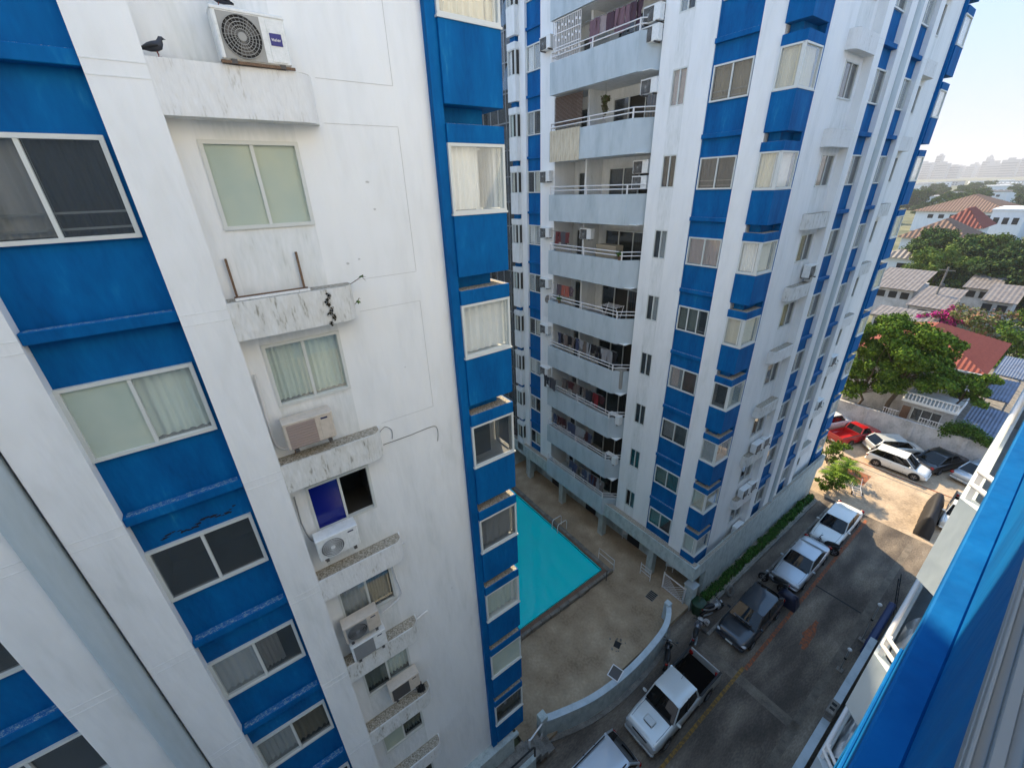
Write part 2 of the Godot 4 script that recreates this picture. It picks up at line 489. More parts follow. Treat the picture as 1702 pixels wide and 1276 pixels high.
# ---------------------------------------------------------------- air conditioners
func ac_proto(called, label, at, turn, body_mat, grille_mat, kind, group = "outdoor air conditioner units"):
	# origin at the middle of the base, front towards +z
	var t = thing(called, label, "air conditioner", at, turn, group)
	var W = 0.78; var H = 0.54; var D = 0.28
	if not mesh_cache.has("ac_body"):
		var b = MB.new()
		b.bevel_box(Vector3(-W / 2, 0.04, -D / 2), Vector3(W / 2, H, D / 2), 0.018)
		mesh_cache["ac_body"] = b.mesh()
		var lid = MB.new()
		lid.bevel_box(Vector3(-W / 2 - 0.006, H - 0.03, -D / 2 - 0.006), Vector3(W / 2 + 0.006, H + 0.012, D / 2 + 0.008), 0.01)
		mesh_cache["ac_lid"] = lid.mesh()
		var ft = MB.new()
		ft.box(Vector3(-0.03, 0, -D / 2 - 0.03), Vector3(0.03, 0.045, D / 2 + 0.03))
		mesh_cache["ac_foot"] = ft.mesh()
		var well = MB.new()
		well.disc(Vector3(0, 0, 0.002), 0.215, Vector3(0, 0, 1), 28)
		mesh_cache["ac_well"] = well.mesh()
		var gr = MB.new()
		for k in 6:
			gr.ring_bar(Vector3.ZERO, 0.215 - 0.034 * k, 0.006, 0.012, 28)
		for k in 24:
			var a = TAU * k / 24
			var p0 = Vector3(cos(a), sin(a), 0) * 0.03
			var p1 = Vector3(cos(a + 0.5), sin(a + 0.5), 0) * 0.213
			var s = (p1 - p0).cross(Vector3(0, 0, 1)).normalized() * 0.002
			gr.quad(p0 - s + Vector3(0, 0, 0.01), p1 - s + Vector3(0, 0, 0.01), p1 + s + Vector3(0, 0, 0.01), p0 + s + Vector3(0, 0, 0.01))
		gr.disc(Vector3(0, 0, 0.014), 0.04, Vector3(0, 0, 1), 16)
		mesh_cache["ac_grille"] = gr.mesh()
		var fan = MB.new()
		for k in 3:
			var a = TAU * k / 3
			var row0 = PackedVector3Array(); var row1 = PackedVector3Array()
			for j in 6:
				var f = j / 5.0
				row0.append(Vector3(cos(a + f * 0.25) * (0.05 + 0.15 * f), sin(a + f * 0.25) * (0.05 + 0.15 * f), 0.0))
				row1.append(Vector3(cos(a + 0.9 + f * 0.3) * (0.05 + 0.15 * f), sin(a + 0.9 + f * 0.3) * (0.05 + 0.15 * f), 0.006))
			fan.grid([row0, row1])
		mesh_cache["ac_fan"] = fan.mesh()
		var sq = MB.new()
		sq.box(Vector3(-0.225, -0.225, 0), Vector3(0.225, 0.225, 0.004))
		mesh_cache["ac_square"] = sq.mesh()
		var sl = MB.new()
		for k in 9: sl.box(Vector3(-0.22, -0.2 + 0.05 * k, 0), Vector3(0.22, -0.192 + 0.05 * k, 0.012))
		mesh_cache["ac_slats"] = sl.mesh()
	part(t, "casing", mesh_cache["ac_body"], body_mat)
	part(t, "lid", mesh_cache["ac_lid"], body_mat)
	for s in [-1, 1]: part(t, "foot", mesh_cache["ac_foot"], M.grille, Vector3(s * 0.27, 0, 0))
	var fx = -0.12
	if kind == "square" or kind == "slats":
		part(t, "fan_panel", mesh_cache["ac_square"], grille_mat, Vector3(fx, 0.28, D / 2))
	var f = part(t, "fan_opening", mesh_cache["ac_well"], M.dark if kind != "slats" else grille_mat, Vector3(fx, 0.28, D / 2 + 0.004))
	if kind == "slats":
		part(t, "grille", mesh_cache["ac_slats"], grille_mat, Vector3(fx, 0.28, D / 2 + 0.006))
	else:
		part(f, "fan", mesh_cache["ac_fan"], M.grille, Vector3(0, 0, 0.004))
		part(t, "grille", mesh_cache["ac_grille"], M.alu_grey if kind != "round" else M.ac_white, Vector3(fx, 0.28, D / 2 + 0.009))
	part(t, "side_panel", box_mesh(0.17, 0.42, 0.008, 0.003), body_mat, Vector3(0.255, 0.28, D / 2 + 0.002))
	return t

# ---------------------------------------------------------------- a tower
# d: direction of the street facade away from its pool corner (+1 for the far tower, -1 for the near one)
func SU(t, s):
	return t.u0 + t.d * s

func floor_y(k, lift = 0.0):
	return 19.5 + lift + STOREY * (k - 7)

func sbox(t, node, called, mt, s0, s1, y0, y1, w0, w1, bev = 0.0):
	return boxp(node, called, mt, SU(t, s0), SU(t, s1), y0, y1, w0, w1, bev)

func ac_ledge_mesh(L):
	# slab along x from 0 (joined to the pilaster) to L, the free end rounded in plan; z 0 at the wall, outwards +z
	var key = "acl%.2f" % L
	if not mesh_cache.has(key):
		var D = 0.31
		var outline = [Vector2(0, 0), Vector2(0, D)]
		var r = 0.29
		for k in 9:
			var a = PI / 2 * k / 8.0
			outline.append(Vector2(L - r + r * sin(a), D - r + r * cos(a)))
		outline.append(Vector2(L, 0))
		var b = MB.new()
		var top = []; var bot = []
		for p in outline:
			top.append(Vector3(p.x, 0.0, p.y)); bot.append(Vector3(p.x, -0.56, p.y))
		for i in outline.size() - 1:
			b.quad(bot[i], bot[i + 1], top[i + 1], top[i])
		for i in range(1, outline.size() - 1):
			b.tri(top[0], top[i], top[i + 1])
			b.tri(bot[0], bot[i + 1], bot[i])
		mesh_cache[key] = b.mesh()
		var c = MB.new()
		var tp = []
		for p in outline: tp.append(Vector3(clamp(p.x, 0.02, L - 0.035), 0.004, clamp(p.y, 0.003, D - 0.03)))
		for i in range(1, outline.size() - 1): c.tri(tp[0], tp[i], tp[i + 1])
		mesh_cache[key + "d"] = c.mesh()
	return [mesh_cache[key], mesh_cache[key + "d"]]

func street_facade(t, node, k0, k1, kmirror0, styles):
	var yb = floor_y(k0, t.lift) - 0.2
	var yt = floor_y(k1 + 1, t.lift) - 0.5
	for mir in 2:
		if mir == 1 and kmirror0 == 0: continue
		var q = func(s): return s if mir == 0 else WHITE_T - s
		var face = 0.0      # looking at the street
		# continuous strips
		sbox(t, node, "wall", M.white, q.call(1.35), q.call(3.5), yb, yt, 7.3, 7.5)
		sbox(t, node, "pilaster", M.white, q.call(4.95), q.call(5.52), yb, yt, 7.0, 7.5)
		sbox(t, node, "pilaster", M.white, q.call(7.02), q.call(7.64), yb, yt, 7.0, 7.5)
		sbox(t, node, "wall", M.white, q.call(4.69), q.call(4.95), yb, yt, 7.3, 7.5)
		sbox(t, node, "blue_strip", M.blue, q.call(1.17), q.call(1.35), yb, yt, 7.17, 7.5)
		for k in range(k0, k1 + 1):
			var F = floor_y(k, t.lift)
			var st = styles.get(k, {})
			var key = "_m" if mir == 1 else ""
			# wall under and over the air conditioner window
			sbox(t, node, "wall_panel", M.white2, q.call(3.5), q.call(4.69), F - 0.62, F + 1.08, 7.3, 7.5)
			window(node, 1.19, 1.1, V(SU(t, q.call(4.095)), F + 1.08, 7.31), face, st.get("ac" + key, ["frost", "frost"]), st.get("acr" + key, 0))
			# slab edge carrying the air conditioners
			var ms = ac_ledge_mesh(1.8)
			var flip = (t.d > 0) != (mir == 1)
			var led = part(node, "air_conditioner_ledge", ms[0], M.ledge_stained if k in [7, 6, 4, 3] else M.ledge, V(SU(t, q.call(4.955)), F + 0.15, 7.305))
			var drt = part(led, "dirt_layer", ms[1], M.dirt)
			drt.set_meta("kind", "stuff")
			if flip: led.scale = Vector3(-1, 1, 1)
			# blue column
			sbox(t, node, "blue_panel", M.blue, q.call(5.52), q.call(7.02), F - 0.62, F + 1.08, 7.2, 7.45)
			sbox(t, node, "blue_panel", M.blue, q.call(5.52), q.call(5.58), F + 1.08, F + 2.18, 7.2, 7.45)
			var bl = sbox(t, node, "blue_ledge", M.blue, q.call(5.523), q.call(7.017), F + 0.0, F + 0.15, 7.04, 7.2, 0.008)
			part(bl, "worn_edge", box_mesh(1.4, 0.004, 0.12), M.blue_chalk, Vector3(0, 0.076, 0.008))
			window(node, 1.44, 1.1, V(SU(t, q.call(6.30)), F + 1.08, 7.17), face, st.get("blue" + key, ["c_grey", "dark"]), st.get("bluer" + key, 0))
			# scored joint lines on the pilasters
			for gy in [0.07, -0.075]:
				for e in [[4.952, 5.518], [7.022, 7.638]]:
					sbox(t, node, "joint_strip", M.white2, q.call(e[0]), q.call(e[1]), F + gy, F + gy + 0.012, 6.996, 7.0)
			# corner bay: parapet box, ledge over the window, recess between them
			sbox(t, node, "bay_panel", M.blue, q.call(0.0), q.call(1.17), F - 0.03, F + 1.1, 7.12, 7.86, 0.006)
			var lg = sbox(t, node, "bay_ledge", M.blue, q.call(0.0), q.call(1.17), F + 2.22, F + 2.5, 7.12, 7.86, 0.006)
			var dl = part(lg, "dirt_layer", box_mesh(1.1, 0.004, 0.68), M.dirt, Vector3(0, 0.143, 0))
			dl.set_meta("kind", "stuff")
			sbox(t, node, "bay_recess", M.blue, q.call(0.27), q.call(1.17), F + 2.5, F + 2.77, 7.42, 7.8)
			bay_window(t, node, q.call(0.0), q.call(1.17), F + 1.1, 1.12, st.get("bay" + key, ["c_white", "c_white"]))
	# downpipe in the joint between the two halves
	var ym = floor_y(k0, t.lift)
	sbox(t, node, "joint_wall", M.white2, 7.64, 8.04, yb, yt, 7.32, 7.5)
	var dp = MB.new()
	var pts = []
	for i in 12: pts.append(V(SU(t, 7.87), lerp(yb, yt, i / 11.0), 7.06))
	dp.tube(pts, 0.185, 24)
	var pp = part(node, "downpipe", dp.mesh(), M.pipe)

func bay_window(t, node, s0, s1, y, H, style):
	# glazed corner: a street pane and a side pane
	var ua = SU(t, s0); var ub = SU(t, s1)
	var lo = min(ua, ub); var hi = max(ua, ub)
	var corner = ua
	var inn = 1.0 if ub > ua else -1.0
	window(node, hi - lo, H, V((lo + hi) / 2, y, 7.15), 0.0, [style[0]], 0, 0.0)
	var sidew = 0.66
	var turn = PI / 2 if inn < 0 else -PI / 2
	window(node, sidew, H, V(corner + inn * 0.03, y, 7.12 + 0.06 + sidew / 2), turn, [style[1]], 0, 0.0)
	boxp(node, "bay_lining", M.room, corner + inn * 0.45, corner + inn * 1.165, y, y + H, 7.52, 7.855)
	# sill rail all round the corner
	var sill = boxp(node, "sill", M.alu, lo - 0.02, hi + 0.02, y - 0.03, y + 0.004, 7.10, 7.86)

func tower_core(t, node, w_back, k0, k1):
	var u_a = SU(t, 1.62); var u_b = SU(t, WHITE_T - 1.62)
	boxp(node, "core", M.white, u_a, u_b, floor_y(k0, t.lift) - 1.0, floor_y(k1 + 1, t.lift) - 0.35, 8.45, w_back)
	boxp(node, "roof_slab", M.white, SU(t, 0.02), SU(t, WHITE_T - 0.02), floor_y(k1 + 1, t.lift) - 0.35, floor_y(k1 + 1, t.lift) + 1.0, 7.02, w_back + 0.6)

func near_tower():
	var t = {"u0": 5.03, "d": -1, "lift": 0.0}
	var node = thing("apartment_tower", "blue and white apartment tower filling the left side, seen close from across the street", "tower", Vector3.ZERO, 0, "twin apartment towers")
	var s = {
		9: {"ac": ["c_white", "dark"], "bay": ["c_cream", "c_cream"], "blue": ["dark+c_grey", "dark"]},
		8: {"ac": ["c_white", "dark"], "bay": ["c_cream", "c_cream"], "blue": ["dark+c_grey", "dark"]},
		7: {"ac": ["frost", "frost"], "bay": ["c_white/", "c_white"], "blue": ["dark+c_white", "dark+c_dark"], "bluer": 2},
		6: {"ac": ["c_green", "c_green"], "bay": ["c_white", "c_white"], "blue": ["frost", "c_green"]},
		5: {"ac": ["blue", "open"], "bay": ["dark", "dark"], "blue": ["dark", "dark"]},
		4: {"ac": ["c_grey", "dark+c_white"], "bay": ["dark+c_white", "c_white/"], "blue": ["c_grey", "dark+c_white/"]},
		3: {"ac": ["dark+c_green", "c_green"], "bay": ["c_green", "c_white"], "blue": ["c_grey", "dark+c_beige"]},
		2: {"ac": ["frost", "dark+c_green"], "bay": ["frost", "c_green"], "blue": ["dark+c_grey", "dark"]},
		1: {"ac": ["dark", "dark"], "bay": ["dark+c_beige", "c_beige/"], "blue": ["dark", "dark"]},
	}
	for k in s:
		s[k]["blue_m"] = ["dark", "dark"] if k % 2 == 0 else ["dark+c_grey", "dark"]
	street_facade(t, node, 1, 9, 1, s)
	tower_core(t, node, 22.0, 1, 9)
	# pool side of this tower: plain wall with a blue column, turned away from the viewer
	var yb = floor_y(1) - 0.2; var yt = floor_y(10) - 0.35
	boxp(node, "wall", M.white, 4.75, 4.95, yb, yt, 7.86, 22.0)
	boxp(node, "blue_strip", M.blue, 4.95, 5.0, yb, yt, 8.7, 10.2)
	boxp(node, "wall", M.white, SU(t, WHITE_T), SU(t, WHITE_T - 0.3), yb, yt, 7.5, 22.0)
	# ground floor under the tower
	boxp(node, "ground_floor_wall", M.podium, -10.6, 4.55, 0.0, floor_y(1) - 0.2, 7.1, 20.0)
	boxp(node, "podium_edge", M.podium, -10.7, 4.7, floor_y(1) - 0.35, floor_y(1) - 0.19, 6.98, 7.1)
	# flaked paint, mildew and small scars
	rng.seed = 404
	for e in [[2.45, 21.15, 0.035], [2.5, 20.75, 0.03], [1.9, 19.95, 0.03], [2.1, 20.0, 0.025], [2.6, 17.9, 0.02], [2.95, 11.4, 0.03]]:
		var m = MB.new()
		var n = 7
		for i in n:
			var a = TAU * i / n; var c = TAU * (i + 1) / n
			m.tri(Vector3.ZERO, Vector3(cos(a), sin(a) * 0.7, 0) * e[2] * rng.randf_range(0.5, 1.2), Vector3(cos(c), sin(c) * 0.7, 0) * e[2] * rng.randf_range(0.5, 1.2))
		part(node, "paint_scar", m.mesh(), M.joint, V(e[0], e[1], 7.2975))
	for i in 16:
		var m = MB.new()
		var sz = rng.randf_range(0.02, 0.06)
		for q in 6:
			var a = TAU * q / 6; var c = TAU * (q + 1) / 6
			m.tri(Vector3.ZERO, Vector3(cos(a) * 1.7, sin(a) * 0.6, 0) * sz * rng.randf_range(0.4, 1.2), Vector3(cos(c) * 1.7, sin(c) * 0.6, 0) * sz * rng.randf_range(0.4, 1.2))
		part(node, "mildew_patch", m.mesh(), mat(Color(0.02, 0.07, 0.16), 0.8), V(-1.7 + 0.065 * i, floor_y(5) + 2.29 + 0.05 * sin(i * 0.9) + 0.006 * i, 7.1975))
	# scored panel joints on the white wall beside the windows
	for k in range(6, 10):
		var F = floor_y(k)
		for jy in [2.43, 0.17]: part(node, "joint_line", box_mesh(1.13, 0.006, 0.004), M.joint, V(2.515, F + jy, 7.298))
		part(node, "joint_line", box_mesh(0.006, 2.25, 0.004), M.joint, V(3.08, F + 1.3, 7.298))
	return node

func balcony(node, k, lift, content):
	var F = floor_y(k, lift)
	var b = boxp(node, "balcony", M.pale, 15.64, 17.4, F - 0.2, F, 13.0, 18.2)
	# wedge of floor at the chamfered end
	var wd = MB.new()
	var A = V(15.64, F, 13.0); var B = V(16.38, F, 12.36); var C = V(17.4, F, 12.36); var D = V(17.4, F, 13.0)
	var dn = Vector3(0, -0.2, 0)
	wd.quad(A, B, C, D)
	wd.quad(A + dn, D + dn, C + dn, B + dn)
	wd.quad(A + dn, B + dn, B, A)
	var base = V((15.64 + 17.4) / 2, F - 0.1, 15.6)
	part(b, "floor_end", wd.mesh(), M.pale, -base)
	# parapet: long front, chamfer, return at the far end
	var p = MB.new()
	var y0 = F - 0.27; var y1 = F + 1.0
	var o = [V(16.38, 0, 12.33), V(15.6, 0, 13.03), V(15.6, 0, 18.2), V(16.05, 0, 18.2)]
	var inr = [V(16.46, 0, 12.43), V(15.72, 0, 13.08), V(15.72, 0, 18.08), V(16.05, 0, 18.08)]
	for i in 3:
		var a = o[i]; var c = o[i + 1]; var d = inr[i]; var e = inr[i + 1]
		var lo = Vector3(0, y0, 0); var hi = Vector3(0, y1, 0)
		p.quad(a + lo, c + lo, c + hi, a + hi)
		p.quad(e + lo, d + lo, d + hi, e + hi)
		p.quad(a + hi, c + hi, e + hi, d + hi)
		p.quad(c + lo, a + lo, d + lo, e + lo)
	part(b, "parapet", p.mesh(), M.pale, -base)
	# two rails on short posts
	for ry in [1.2, 1.37]:
		var r = MB.new()
		var q = [V(16.38, F + ry, 12.36), V(15.64, F + ry, 13.05), V(15.64, F + ry, 18.14), V(16.0, F + ry, 18.14)]
		r.tube([q[0], q[1].lerp(q[0], 0.02)], 0.024, 8)
		r.tube([q[1], q[2]], 0.024, 8)
		r.tube([q[2], q[3]], 0.024, 8)
		part(b, "rail", r.mesh(), M.rail, -base)
	for w in [13.06, 15.5, 18.12]:
		part(b, "rail_post", box_mesh(0.05, 0.4, 0.05), M.rail, V(15.64, F + 1.19, w) - base)
	# recess behind: back wall, cross wall, sliding door
	boxp(node, "balcony_back_wall", M.white2, 17.4, 17.5, F - 0.2, F + 2.6, 12.36, 18.2)
	boxp(node, "cross_wall", M.white2, 16.3, 17.4, F, F + 2.55, 16.2, 16.32)
	boxp(node, "balcony_ceiling", M.white2, 15.76, 17.4, F + 2.53, F + 2.56, 12.5, 18.05)
	var dm = window(node, 2.7, 2.1, V(17.2, F + 0.02, 14.2), -PI / 2, content.get("door", ["dark", "dark", "dark+c_grey"]), 0, 0.09)
	window(node, 0.9, 2.0, V(17.2, F + 0.02, 17.2), -PI / 2, content.get("door2", ["dark"]), 0, 0.09)

func far_tower():
	var lift = 0.1
	var t = {"u0": 15.9, "d": 1, "lift": lift}
	var node = thing("apartment_tower", "blue and white apartment tower with stacked balconies, standing beyond the pool", "tower", Vector3.ZERO, 0, "twin apartment towers")
	var s = {}
	var bays = {10: ["c_grey", "c_white"], 9: ["c_grey", "c_white"], 8: ["c_beige", "c_beige"], 7: ["c_white", "c_cream"], 6: ["c_white", "c_white"], 5: ["c_white", "c_cream"], 4: ["c_white/", "dark"], 3: ["", "c_grey"], 2: ["c_beige", "c_beige"], 1: ["c_white", "c_green"]}
	for k in range(1, 11):
		s[k] = {"bay": bays[k], "ac": ["dark", "dark+c_grey"], "blue": ["c_white/", "dark+c_grey"], "bay_m": ["c_white", "c_white"], "ac_m": ["dark", "dark"], "blue_m": ["c_grey", "c_white/"]}
	street_facade(t, node, 1, 10, 1, s)
	tower_core(t, node, 22.0, 1, 10)
	var yb = floor_y(1, lift) - 0.2; var yt = floor_y(11, lift) - 0.4
	var turn = -PI / 2      # facing the pool
	# pool facade: piers and columns
	boxp(node, "pilaster", M.white, 16.0, 16.3, yb, yt, 7.86, 8.62)
	boxp(node, "wall", M.white, 16.08, 16.35, yb, yt, 10.15, 11.08)
	boxp(node, "wall", M.white, 16.08, 16.35, yb, yt, 11.74, 12.34)
	boxp(node, "wall", M.white, 16.36, 17.5, yb, yt, 12.1, 12.34)
	boxp(node, "pilaster", M.white, 16.0, 17.5, yb, yt, 18.22, 19.38)
	boxp(node, "pilaster", M.white, 16.0, 16.35, yb, yt, 20.62, 21.15)
	boxp(node, "corner_pier", M.white2, 16.1, 17.4, yb, yt, 21.15, 21.85)
	boxp(node, "blue_strip", M.blue, 16.1, 16.35, yb, yt, 19.38, 19.44)
	boxp(node, "blue_strip", M.blue, 16.12, 16.35, yb, yt, 8.62, 8.69)
	boxp(node, "blue_strip", M.blue, 16.12, 16.35, yb, yt, 10.08, 10.15)
	var blues = {10: ["c_grey", "c_white"], 9: ["frost", "c_white"], 8: ["dark+c_beige", "dark+c_beige"], 7: ["dark+c_grey", "dark+c_grey"], 6: ["c_brown", "c_brown"], 5: ["dark+c_green", "dark+c_green", "dark"], 4: ["c_brown/", "dark+c_brown"], 3: ["dark+c_white", "dark+c_grey"], 2: ["dark+c_beige", "dark+c_grey"], 1: ["dark+c_green", "dark+c_grey"]}
	var smalls = {8: ["c_pink", "c_pink"], 7: ["dark", "dark"], 6: ["dark+c_grey", "c_grey"], 5: ["dark+c_grey", "c_grey"], 4: ["dark", "dark+c_grey"], 3: ["dark", "dark+c_grey"], 2: ["dark", "dark+c_grey"], 1: ["open", "dark+c_grey"]}
	var railn = {8: 2, 7: 2, 5: 1}
	for k in range(1, 11):
		var F = floor_y(k, lift)
		boxp(node, "blue_panel", M.blue, 16.14, 16.35, F - 0.6, F + 1.12, 8.69, 10.08)
		var bl = boxp(node, "blue_ledge", M.blue, 16.02, 16.14, F, F + 0.15, 8.623, 10.147, 0.008)
		part(bl, "worn_edge", box_mesh(0.09, 0.004, 1.4), M.blue_chalk, Vector3(-0.008, 0.076, 0))
		window(node, 1.39, 1.08, V(16.11, F + 1.12, 9.385), turn, blues[k], railn.get(k, 0))
		boxp(node, "wall_panel", M.white2, 16.08, 16.35, F - 0.4, F + 1.2, 11.08, 11.74)
		window(node, 0.66, 1.2, V(16.11, F + 1.2, 11.41), turn, smalls.get(k, ["c_grey", "dark"]))
		balcony(node, k, lift, {"door": [["dark", "dark", "dark+c_grey"], ["dark+c_dark", "dark", "open"], ["dark", "open", "dark+c_brown"]][k % 3], "door2": [["dark"], ["dark+c_grey"], ["dark+c_dark"]][(k + 1) % 3]})
		# second blue column, small corner bays in white
		boxp(node, "blue_panel", M.blue, 16.14, 16.35, F - 0.6, F + 1.1, 19.44, 20.62)
		boxp(node, "blue_ledge", M.blue, 16.04, 16.14, F, F + 0.12, 19.444, 20.616)
		window(node, 1.18, 1.1, V(16.11, F + 1.1, 20.03), turn, [["c_white", "c_grey"], ["dark", "c_beige"], ["c_grey", "dark"]][k % 3], 1 if k % 2 == 0 else 0)
		boxp(node, "bay_panel", M.white2, 15.72, 16.1, F - 0.03, F + 1.1, 21.1, 21.8, 0.006)
		boxp(node, "bay_ledge", M.white2, 15.72, 16.1, F + 2.22, F + 2.5, 21.1, 21.8, 0.006)
		boxp(node, "bay_recess", M.blue, 15.9, 16.1, F + 2.5, F + 2.77, 21.3, 21.75)
		window(node, 0.66, 1.12, V(15.76, F + 1.1, 21.45), turn, [["c_white"], ["c_beige"], ["c_green"]][k % 3], 0, 0.4)
		window(node, 0.3, 1.12, V(15.9, F + 1.1, 21.13), 0.0, ["dark"], 0, 0.2)
	# far end of the tower
	boxp(node, "wall", M.white, 31.1, 31.5, yb, yt, 7.9, 22.0)
	# podium canopy round the foot
	var pt = 3.4; var pb = 2.5
	var can = boxp(node, "podium_canopy", M.podium, 15.72, 16.1, pb, pt, 6.83, 22.6)
	part(can, "dirt_layer", box_mesh(0.3, 0.004, 15.6), M.dirt, Vector3(0.02, 0.453, 0)).set_meta("kind", "stuff")
	var can2 = boxp(node, "podium_canopy", M.podium, 16.1, 31.6, pb, pt, 6.83, 7.02)
	part(can2, "dirt_layer", box_mesh(15.4, 0.004, 0.15), M.dirt, Vector3(0, 0.453, 0.01)).set_meta("kind", "stuff")
	boxp(node, "podium_soffit", M.podium, 16.1, 19.0, pb + 0.02, pb + 0.14, 7.02, 22.6)
	boxp(node, "ground_floor_wall", M.podium, 17.3, 31.4, 0.0, pb, 6.98, 7.2)
	boxp(node, "ground_floor_wall", M.podium, 17.1, 17.3, 0.0, pb, 9.95, 22.6)
	boxp(node, "ground_floor_wall", M.podium, 19.0, 19.2, 0.0, pb, 7.2, 10.0)
	boxp(node, "ground_floor_wall", M.podium, 16.2, 19.0, 0.0, pb, 21.2, 21.4)
	for w in [9.6, 13.4, 17.2, 20.9]:
		boxp(node, "column", M.podium, 16.05, 16.45, 0.0, pb, w - 0.2, w + 0.2, 0.02)
	for w in [11.5, 15.2, 18.8]:
		boxp(node, "ground_floor_door", M.dark, 17.05, 17.1, 0.35, 2.2, w - 0.45, w + 0.45)
	return node

func back_block():
	var node = thing("glazed_stair_block", "tall block with a dark steel framed glass wall behind the pool", "building", V(0, 0, 0))
	boxp(node, "wall", M.white2, -12.0, 15.0, 0.0, 27.0, 27.0, 36.0)
	boxp(node, "wall", M.white2, 20.0, 33.0, 0.0, 27.0, 27.0, 36.0)
	boxp(node, "core", M.room, 15.0, 20.0, 0.0, 27.0, 28.2, 36.0)
	var f = MB.new()
	# glass grid
	for i in 16:
		var y = 3.4 + i * 1.4
		for j in 4:
			var u = 15.0 + j * 1.25
			var tilt = 0.35 if (i % 2 == 0 and j % 2 == 0) else 0.0
			var pn = part(node, "pane", box_mesh(1.17, 1.32, 0.012), M.pane_dark, V(u + 0.625, y + 0.7, 26.95 - tilt * 0.5))
			if tilt > 0.0: pn.rotation.x = -tilt
	for j in 5:
		boxp(node, "mullion", M.alu_grey, 15.0 + j * 1.25 - 0.035, 15.0 + j * 1.25 + 0.035, 3.4, 26.6, 26.93, 27.02)
	for i in 17:
		boxp(node, "transom", M.alu_grey, 15.04, 20.0, 3.4 + i * 1.4 - 0.03, 3.4 + i * 1.4 + 0.03, 26.94, 27.01)
	# steel framed glazing on the stair beside the far tower
	boxp(node, "stair_core", M.room, 16.9, 20.0, 3.4, 33.0, 22.1, 27.0)
	for i in 21:
		var y = 3.4 + i * 1.4
		for j in 4:
			var tilt = 0.3 if (i % 2 == 0 and j == 0) else 0.0
			var pn = part(node, "pane", box_mesh(0.012, 1.32, 0.76), M.pane_dark, V(16.35 - tilt * 0.5, y + 0.7, 22.45 + j * 0.82))
			if tilt > 0.0: pn.rotation.z = -tilt
		boxp(node, "transom", M.alu_grey, 16.32, 16.38, y - 0.03, y + 0.03, 22.08, 25.4)
	for j in 5: boxp(node, "mullion", M.alu_grey, 16.31, 16.4, 3.4, 33.0, 22.02 + j * 0.82, 22.08 + j * 0.82)
	boxp(node, "low_roof", M.brown_tile, 4.0, 22.0, 2.6, 3.0, 22.7, 27.0)
	boxp(node, "low_wall", M.podium, 4.0, 22.0, 0.0, 2.6, 22.9, 23.1)
	return node

# ---------------------------------------------------------------- ground, street, pool
func sheet(u0, u1, w0, w1, y):
	var b = MB.new()
	b.quad(V(u0, y, w0), V(u1, y, w0), V(u1, y, w1), V(u0, y, w1))
	return b.mesh()

func ground_and_street():
	structure("ground", sheet(-6000, 6000, -6000, 6000, -0.06), M.earth)
	structure("street", sheet(-25, 44.6, -3.0, 7.6, 0.0), M.asphalt)
	structure("parking_lot", sheet(31.9, 44.6, -3.0, 12.0, 0.006), M.lot)
	structure("yard", sheet(44.9, 74.0, -8.0, 14.0, 0.0), M.concrete)
	# long painted lines and the faded box
	structure("painted_line", sheet(-2, 15.5, 3.52, 3.66, 0.004), M.ochre)
	structure("painted_line", sheet(15.5, 31.4, 3.42, 3.58, 0.004), M.orange)
	structure("painted_line", sheet(23.1, 23.2, 1.3, 3.42, 0.004), M.dark)
	rng.seed = 29
	var mk = MB.new()
	var ring = []
	for i in 22:
		var a = TAU * i / 22
		var k = rng.randf_range(0.7, 1.15)
		ring.append(V(19.7 + cos(a) * 1.1 * k, 0.004, 2.42 + sin(a) * 0.24 * k + cos(a) * 0.06))
	for i in 22: mk.tri(V(19.7, 0.004, 2.42), ring[i], ring[(i + 1) % 22])
	structure("painted_marking", mk.mesh(), M.orange)
	structure("painted_line", sheet(37.9, 38.0, 0.2, 6.6, 0.011), M.concrete)
	structure("painted_line", sheet(38.6, 38.75, 0.2, 7.6, 0.011), M.orange)
	structure("painted_marking", sheet(35.4, 37.2, 4.9, 6.6, 0.010), M.orange)
	# concrete apron joint across the street
	for u in [5.5, 14.6]:
		structure("pavement_joint", sheet(u, u + 0.5, 0.9, 5.4, 0.003), M.worn_road)
	structure("gutter", sheet(-2, 31.0, 0.95, 1.25, 0.003), M.worn_road)
	# raised pavement with a kerb on the tower side
	var kb = MB.new()
	kb.bevel_box(V(15.6, -0.02, 5.42), V(31.4, 0.09, 5.56), 0.015)
	structure("kerb", kb.mesh(), M.concrete)
	structure("pavement", sheet(15.6, 31.4, 5.56, 6.2, 0.075), M.asphalt)
	var pl = MB.new()
	pl.bevel_box(V(17.2, -0.02, 6.18), V(30.6, 0.32, 6.3), 0.02)
	structure("planter_kerb", pl.mesh(), M.concrete)
	var soil = MB.new()
	soil.box(V(17.2, 0.0, 6.3), V(30.6, 0.26, 6.98))
	structure("planter_soil", soil.mesh(), M.dirt)

